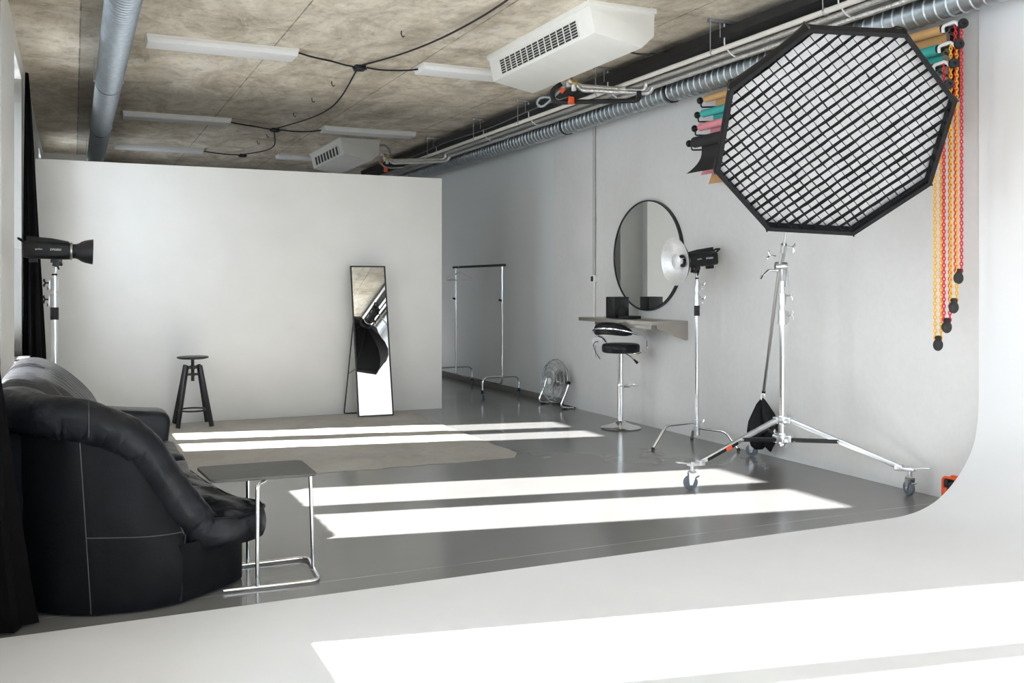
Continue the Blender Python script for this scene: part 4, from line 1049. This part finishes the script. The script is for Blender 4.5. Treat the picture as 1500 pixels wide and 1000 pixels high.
# ------------------------------------------------------------------ curtains
def curtain(label, base, zt, segs, seed):
    """hanging cloth as a folded ribbon: segs(z) gives (x0, x1, y0, y1) at height z"""
    mb = MB(); rings = []; nz = 40
    for j in range(nz + 1):
        z = .012 + (zt - .012) * j / nz; x0, x1, y0, y1 = segs(z); n = 44; outer = []
        for k in range(n):
            a = 2 * PI * k / n; fold = 1 + .16 * math.sin(a * 7 + seed + 1.2 * wob((z * .7, seed, 0))) + .06 * math.sin(a * 15 + z)
            outer.append(V(((x0 + x1) / 2 + (x1 - x0) / 2 * math.cos(a) * fold, (y0 + y1) / 2 + (y1 - y0) / 2 * math.sin(a) * fold, z)))
        rings.append(outer)
    mb.loft(rings)
    solo(mb, 'curtain', M['velvet'], label, 'curtain', base, smooth=60)
def lerp_tab(tab, z):
    for (z0, v0), (z1, v1) in zip(tab, tab[1:]):
        if z <= z1: t_ = (z - z0) / (z1 - z0); return [a + (b - a) * t_ for a, b in zip(v0, v1)]
    return tab[-1][1]
far_tab = [(0, (-.42, -.225, 9.86, 10.12)), (.8, (-.42, -.25, 9.86, 10.11)), (2.2, (-.415, -.315, 9.88, 10.08)), (3.0, (-.41, -.355, 9.88, 10.05)), (3.35, (-.405, -.378, 9.9, 10.02))]
near_tab = [(0, (-.425, -.145, 4.33, 4.58)), (.12, (-.425, -.165, 4.33, 4.56)), (.5, (-.425, -.215, 4.34, 4.56)), (1.2, (-.425, -.295, 4.36, 4.55)), (3.35, (-.42, -.35, 4.38, 4.54))]
curtain('black curtain gathered at the far end of the windows beside the partition', (-.33, 9.98, .01), 3.35, lambda z: lerp_tab(far_tab, z), 1)
curtain('black curtain gathered behind the near end of the leather sofa', (-.3, 4.45, .01), 3.35, lambda z: lerp_tab(near_tab, z), 3)

# ------------------------------------------------------------------ ceiling: ducts
def duct(name, label, x, z, r, y0, y1, pitch, clamps, hang, m='galv'):
    t = thing(name, label, 'duct', (x, (y0 + y1) / 2, z)); n = 36; rings = []
    steps = [(0, 0), (.70, 0), (.77, .012), (.84, .012), (.92, 0)]
    k = 0
    while y0 + k * pitch < y1:
        for s_, dr in steps:
            yb = y0 + (k + s_) * pitch
            dr = dr * (.55 if m == 'galv2' else 1)
            rings.append([V((x + (r + dr) * math.cos(2 * PI * j / n), yb + pitch * (j / n if j <= n else 1), z + (r + dr) * math.sin(2 * PI * j / n))) for j in range(n)] )
        k += 1
    # helical ribs: ring j runs one pitch ahead after a full turn, so join last column to the next turn's first
    mb = MB(); vs = [p for rg in rings for p in rg]; fs = []; m_ = len(steps)
    for i in range(len(rings) - 1):
        for j in range(n - 1): fs.append((i * n + j, i * n + j + 1, (i + 1) * n + j + 1, (i + 1) * n + j))
        if i + 1 + m_ < len(rings): fs.append((i * n + n - 1, (i + m_) * n, (i + m_ + 1) * n, (i + 1) * n + n - 1))
    mb.add(vs, fs); mb.build('spiral_pipe', M[m], t, smooth=25)
    for y in clamps:
        c = MB().tube([V((x + (r + .007) * math.cos(2 * PI * j / 40), y, z + (r + .007) * math.sin(2 * PI * j / 40))) for j in range(40)], .006, 8, closed=True)
        c.tube([V((x + (r + .007) * math.cos(2 * PI * j / 40), y + .03, z + (r + .007) * math.sin(2 * PI * j / 40))) for j in range(40)], .004, 8, closed=True)
        c.build('clamp_ring', M['black'], t, smooth=60)
        if hang:
            h_ = MB()
            for sg in (-1, 1): h_.cyl((x + sg * (r + .02), y, z), (x + sg * (r + .02), y, H), .004, n=8); h_.box((x + sg * (r + .012), y, z), (.03, .025, .012))
            h_.build('hanger_rod', M['galv_dark'], t)
    return t
duct('spiral_duct', 'galvanised spiral duct running along the ceiling above the window wall', .295, 3.25, .103, 2.0, 16.6, .062, (9.55, 12.35, 15.2), True)
duct('spiral_duct', 'galvanised spiral duct running high along the right wall under the pipes', 4.955, 3.155, .090, 0.0, 16.6, .085, (7.35, 9.4), False, 'galv2')

# white pipe, silver pipes, black tray, trapeze hangers
solo(MB().cyl((4.51, 0.0, 3.20), (4.51, 13.5, 3.20), .020, n=16), 'pipe', M['pvc'], 'cream painted pipe hung on rods in front of the dark tray', 'pipe', (4.51, 7, 3.2))
def wavy(x, z, y0, y1, r, sd_): return MB().tube([V((x + .003 * wob((y * 2, sd_, 0)), y, z + .004 * wob((y * 2.3, sd_, 5)))) for y in [y0 + (y1 - y0) * k / 160 for k in range(161)]], [r + .0025 * wob((k * .9, sd_, 2)) for k in range(161)], 14)
solo(wavy(4.70, 3.225, 0, 16.4, .024, 1), 'insulated_pipe', M['foil'], 'upper of the two silver foil-wrapped pipes beside the right duct', 'pipe', (4.7, 8, 3.225), smooth=70)
solo(wavy(4.735, 3.175, 0, 16.4, .020, 2), 'insulated_pipe', M['foil'], 'lower of the two silver foil-wrapped pipes beside the right duct', 'pipe', (4.735, 8, 3.175), smooth=70)
t = thing('cable_tray', 'black cable tray running under the ceiling above the silver pipes', 'tray', (4.75, 8, 3.33))
MB().bb((4.60, 0, 3.325), (4.93, 16.5, 3.332)).build('tray_floor', M['tray'], t)
for x in (4.60, 4.925): MB().bb((x, 0, 3.325), (x + .006, 16.5, 3.40)).build('tray_side', M['tray'], t)
mb = MB()
for q, (x, r) in enumerate(((4.66, .012), (4.70, .009), (4.75, .014), (4.80, .010), (4.86, .012))):
    mb.tube([V((x + .01 * wob((y, q, 0)), y, 3.334 + r + .004 * wob((y * 1.3, q, 4)) ** 2)) for y in [16.5 * k / 60 for k in range(61)]], r, 8)
mb.build('cable_bundle', M['black'], t)
solo(MB().tube([V((4.56, y, 3.30 + .012 * math.sin(y * 2.2))) for y in [8.6 + .1 * k for k in range(60)]], .007, 8), 'flexible_conduit', M['galv'], 'thin grey cable sheath sagging along the dark tray edge', 'cable', (4.56, 10, 3.3))
ordn = ['nearest the camera', 'second from the camera', 'third from the camera', 'fourth from the camera', 'fifth from the camera', 'farthest from the camera']
for i, y in enumerate((4.92, 6.15, 7.95, 9.7, 11.0, 12.7)):
    t = thing('pipe_hanger', 'threaded rod hanger carrying the cream pipe, %s' % ordn[i], 'hanger', (4.5, y, H), 'pipe hangers')
    MB().cyl((4.487, y, 3.19), (4.487, y, H), .0045, n=8).build('rod', M['galv_dark'], t)
    MB().bb((4.47, y - .018, H - .028), (4.98, y + .018, H)).build('channel', M['galv_dark'], t, bevel=.002)
    MB().tube([V((4.51 + .024 * math.cos(a), y, 3.20 + .024 * math.sin(a))) for a in [2 * PI * k / 20 for k in range(20)]], .005, 6, closed=True).build('pipe_clip', M['galv_dark'], t)
    MB().tube(fillet([(4.62, y, H - .02), (4.62, y, 3.26), (4.70, y, 3.19), (4.78, y, 3.19)], .03), .006, 8).build('strap', M['lightmetal'], t)
    MB().cyl((4.58, y, 3.325), (4.58, y, H), .004, n=8).build('rod', M['galv_dark'], t)

# ------------------------------------------------------------------ fan coil units
def fan_coil(label, y0, y1, hn, vn, vw, group=None):
    t = thing('fan_coil_unit', label, 'air conditioner', (3.68, (y0 + y1) / 2, H), group)
    pr = [(3.395, H - .035), (3.405, 3.395), (3.442, 3.228), (3.84, 3.155), (3.95, 3.255), (3.955, H - .035)]
    MB().prism([(x, y0, z) for x, z in pr], (0, y1 - y0, 0)).build('casing', M['acwhite'], t, bevel=.006)
    MB().bb((3.385, y0 - .012, H - .038), (3.965, y1 + .012, H)).build('top_flange', M['acwhite'], t, bevel=.003)
    a, b = V((3.405, 0, 3.395)), V((3.442, 0, 3.228)); dn = (b - a).normalized(); nr = V((-abs(dn.z), 0, -abs(dn.x))).normalized()
    g0, g1 = y0 + .22, y1 - .22
    def pt(y, s_, d): q = a.lerp(b, s_) + nr * d; return V((q.x, y, q.z))
    gr_ = MB().add([pt(y, s_, d) for d in (.0005, .002) for y, s_ in ((g0, .14), (g1, .14), (g1, .86), (g0, .86))], [(0, 1, 2, 3), (4, 7, 6, 5), (0, 4, 5, 1), (1, 5, 6, 2), (2, 6, 7, 3), (3, 7, 4, 0)]).build('grille_recess', M['dark'], t)
    mb = MB()
    def bar(ya, yb, sa, sb_, d0, d1): mb.add([pt(y, s_, d) for d in (d0, d1) for y, s_ in ((ya, sa), (yb, sa), (yb, sb_), (ya, sb_))], [(0, 1, 2, 3), (4, 7, 6, 5), (0, 4, 5, 1), (1, 5, 6, 2), (2, 6, 7, 3), (3, 7, 4, 0)])
    for k in range(hn): s_ = .14 + .72 * k / (hn - 1); bar(g0 - .004, g1 + .004, s_ - .012, s_ + .012, .002, .007)
    nv = vn
    for k in range(nv + 1): y = g0 + (g1 - g0) * k / nv; bar(y - vw, y + vw, .13, .87, .003, .009)
    mb.build('louvre_grille', M['acwhite'], gr_)
    return t
fan_coil('large white ceiling air conditioner unit with slatted grille, nearest the camera', 6.11, 7.97, 7, 13, .0045)
fan_coil('white ceiling air conditioner unit with slatted grille, far one above the partition', 13.22, 15.1, 2, 8, .03)
# valves and branch pipes next to each unit
def valves(label, y, ye, z, spread):
    t = thing('valve_assembly', label, 'valve', (4.0, y, z))
    MB().tube(fillet([(3.955, y + .05, z + .11), (4.03, y + .05, z + .09), (4.10, y + .03, z + .03), (4.40, (y + ye) / 2 + .02, z + .02), (4.69, ye, z + .01), (4.70, ye - .02, 3.225)], .05), .024, 12).build('foil_pipe', M['foil'], t)
    MB().tube(fillet([(3.955, y - .05, z + .06), (4.03, y - .05, z + .03), (4.10, y - .03, z - .015), (4.40, (y + ye) / 2 - .05, z - .02), (4.71, ye - .05, z - .02), (4.735, ye - .08, 3.175)], .05), .020, 12).build('foil_pipe', M['foil'], t)
    for dy, dz in ((.05, .10), (-.05, .045)):
        MB().cyl((3.985, y + dy, z + dz), (4.04, y + dy, z + dz - .01), .028, n=12).build('valve_body', M['brass'], t)
        MB().cyl((4.01, y + dy, z + dz - .02), (4.01, y + dy - .01, z + dz - .075), .018, .022, n=12).build('valve_actuator', M['lightmetal'], t)
    MB().cyl((4.005, y - .02, z - .085), (4.0, y - .025, z - .14), .026, .03, n=14).build('orange_cap', M['orange'], t)
    MB().cyl((3.99, y + .09, z + .02), (3.96, y + .1, z - .02), .022, n=12).build('orange_cap', M['orange'], t)
    return t
v1 = valves('brass valves with orange caps and foil pipes beside the near air conditioner', 7.55, 7.42, 3.14, 1)
MB().tube(fillet([(3.975, 7.66, 3.20), (3.90, 7.72, 3.14), (3.92, 7.70, 3.03), (4.02, 7.55, 3.02), (4.40, 7.42, 3.035), (4.60, 7.36, 3.045), (4.60, 7.36, 3.13)], .05, 6), .021, 12).build('black_lagging', M['darkfoam'], v1)
MB().tube(spline([(3.98, 7.6, 3.17), (3.94, 7.72, 3.10), (3.88, 7.84, 3.02), (3.84, 7.88, 3.05), (3.87, 7.85, 3.10), (3.93, 7.74, 3.08), (3.97, 7.62, 3.02)], 7), .011, 10).build('grey_hose', M['greyhose'], v1)
MB().tube(spline([(3.95, 7.2, 3.40), (4.05, 7.15, 3.36), (4.2, 7.1, 3.40), (4.4, 7.0, 3.36), (4.6, 6.9, 3.37)], 6), .008, 8).build('black_cable', M['black'], v1)
v2 = valves('small valves with orange cap and foil pipes beside the far air conditioner', 13.1, 12.55, 3.13, 1)
MB().tube(spline([(3.955, 13.25, 3.38), (4.03, 13.2, 3.38), (4.08, 13.15, 3.3), (4.08, 13.1, 3.2)], 6), .016, 10).build('grey_hose', M['greyhose'], v2)
MB().tube(spline([(3.95, 13.2, 3.14), (4.0, 13.1, 3.06), (4.1, 13.0, 3.04), (4.22, 12.95, 3.05)], 6), .012, 10).build('grey_hose', M['greyhose'], v2)

# ------------------------------------------------------------------ ceiling lamps, junction boxes, cables
LP = [(.545, 8.57, 'flat white ceiling lamp nearest the camera on the window side'), (.53, 12.42, 'flat white ceiling lamp in the middle of the window-side row'), (.54, 15.25, 'flat white ceiling lamp farthest away on the window side'),
      (2.95, 8.60, 'flat white ceiling lamp partly hidden behind the near air conditioner'), (2.96, 12.50, 'flat white ceiling lamp just beyond the middle, above the far air conditioner'), (2.93, 15.40, 'flat white ceiling lamp farthest away, behind the far air conditioner')]
for x, y, lab in LP:
    t = thing('ceiling_lamp', lab, 'lamp', (x + .625, y, H), 'flat ceiling lamps')
    MB().loft([[V((xx, yy, H - .022)) for xx, yy in ((x, y - .15), (x + 1.25, y - .15), (x + 1.25, y + .15), (x, y + .15))], [V((xx, yy, H)) for xx, yy in ((x, y - .15), (x + 1.25, y - .15), (x + 1.25, y + .15), (x, y + .15))]]).build('housing', M['acwhite'], t)
    MB().loft([[V((xx, yy, H - .06)) for xx, yy in ((x + .01, y - .13), (x + 1.24, y - .13), (x + 1.24, y + .13), (x + .01, y + .13))], [V((xx, yy, H - .0225)) for xx, yy in ((x + .003, y - .147), (x + 1.247, y - .147), (x + 1.247, y + .147), (x + .003, y + .147))]]).build('diffuser', M['lampwhite'], t, bevel=.004)
JB = [(2.45, 8.84), (2.42, 12.85), (2.43, 15.6)]
jl = ['nearest the camera', 'middle one of three', 'farthest one above the partition']
for (x, y), lb in zip(JB, jl):
    t = thing('junction_box', 'small black junction box on the ceiling where cables meet, %s' % lb, 'junction box', (x, y, H), 'junction boxes')
    MB().bb((x - .05, y - .05, H - .045), (x + .05, y + .05, H)).build('housing', M['black'], t, bevel=.006)
    for dx, dy in ((-.06, 0), (.06, 0), (0, -.06), (0, .06)): MB().cyl((x + dx * .8, y + dy * .8, H - .022), (x + dx * 1.15, y + dy * 1.15, H - .022), .012, n=10).build('cable_gland', M['black'], t)
def cable(a, b, sagz, bend, label):
    pts = []
    for k in range(25):
        s_ = k / 24; p = V(a).lerp(V(b), s_); p.z -= sagz * math.sin(PI * s_); d = (V(b) - V(a)); nrm = V((-d.y, d.x, 0)).normalized()
        p += nrm * bend * math.sin(PI * s_) + nrm * .01 * math.sin(s_ * 9); pts.append(p)
    c = (V(a) + V(b)) / 2
    solo(MB().tube(pts, .0085, 8), 'cable', M['black'], label, 'cable', tuple(c), 'ceiling cables', smooth=60)
zc_ = H - .012
cable((1.795, 8.45, H - .03), (JB[0][0] - .07, JB[0][1], zc_), .02, -.05, 'black cable from the nearest window-side lamp to the nearest junction box')
cable((JB[0][0] + .07, JB[0][1], zc_), (2.95, 8.62, H - .03), .015, .03, 'black cable from the nearest junction box to the lamp by the air conditioner')
cable((JB[0][0], JB[0][1] - .07, zc_), (2.78, 5.6, zc_), .03, .16, 'black cable running from the nearest junction box toward the camera')
cable((JB[0][0], JB[0][1] + .07, zc_), (JB[1][0], JB[1][1] - .07, zc_), .05, -.20, 'long black cable between the nearest and middle junction boxes')
cable((1.78, 12.40, H - .03), (JB[1][0] - .07, JB[1][1], zc_), .02, -.08, 'black cable from the middle window-side lamp to the middle junction box')
cable((JB[1][0] + .07, JB[1][1], zc_), (2.96, 12.55, H - .03), .02, .03, 'black cable from the middle junction box to the far lamp beside it')
cable((JB[1][0], JB[1][1] + .07, zc_), (JB[2][0], JB[2][1] - .07, zc_), .05, -.2, 'black cable between the middle and farthest junction boxes')
cable((1.79, 15.25, H - .03), (JB[2][0] - .07, JB[2][1], zc_), .02, -.05, 'black cable from the farthest window-side lamp to the last junction box')
for px in ((588, 45), (486, 119), (457, 143), (430, 165), (391, 196), (377, 206)):
    p = on_z(*px, H)
    solo(MB().tube(spline([(p.x, p.y, H), (p.x, p.y, H - .03), (p.x + .02, p.y + .02, H - .045), (p.x + .035, p.y + .03, H - .03)], 4), .005, 6), 'ceiling_hook', M['blackmetal'], 'small bent wire hook left in the bare concrete ceiling', 'hook', (p.x, p.y, H), 'hooks left in the concrete ceiling')

# ------------------------------------------------------------------ light
SUN_K, SUN_S = .62, -.195
sun = bpy.data.lights.new('sun', 'SUN'); sun.energy = 20.0; sun.angle = math.radians(.55); sun.color = (1.0, .985, .965)
so = bpy.data.objects.new('sun', sun); col.objects.link(so)
so.rotation_euler = V((1, SUN_S, -SUN_K)).to_track_quat('-Z', 'Y').to_euler(); so.location = (-6, 8, 6)
wd_ = bpy.data.worlds.new('sky'); sc.world = wd_; wd_.use_nodes = True
bg = wd_.node_tree.nodes['Background']; bg.inputs['Color'].default_value = (.80, .90, 1.0, 1); bg.inputs['Strength'].default_value = 3.5
def portal(name, loc, rot, sx, sy):
    l = bpy.data.lights.new(name, 'AREA'); l.shape = 'RECTANGLE'; l.size = sx; l.size_y = sy; l.cycles.is_portal = True
    o = bpy.data.objects.new(name, l); col.objects.link(o); o.location = loc; o.rotation_euler = rot
for i, (a, b, c, d) in enumerate(WIN):
    portal('window_portal', (-.70, (a + d) / 2, 2.02), (0, -PI / 2, 0), 2.4, d - a)
for a, b in FILL_WIN: portal('window_portal', ((a + b) / 2, YF - .22, 2.0), (PI / 2, 0, 0), b - a - .1, 2.3)


# ------------------------------------------------------------------ camera and colour
cam = bpy.data.cameras.new('camera'); cam.sensor_width = 36; cam.lens = 36 * FPX / 1500; cam.shift_y = -(500 - HOR) / 1500; cam.clip_start = .05
co = bpy.data.objects.new('camera', cam); col.objects.link(co); co.location = (0, 0, CAM_H); co.rotation_euler = (PI / 2, 0, -YAW)
sc.camera = co
sc.view_settings.view_transform = 'Standard'; sc.view_settings.look = 'None'; sc.view_settings.gamma = 1; sc.view_settings.use_curve_mapping = False
sc.view_settings.exposure = 1.08
sc.cycles.use_denoising = True; sc.cycles.max_bounces = 12; sc.cycles.diffuse_bounces = 8; sc.cycles.glossy_bounces = 6; sc.cycles.transparent_max_bounces = 12
sc.cycles.sample_clamp_indirect = 6.0
for o in bpy.data.objects:
    if '_o' in o.keys(): del o['_o']
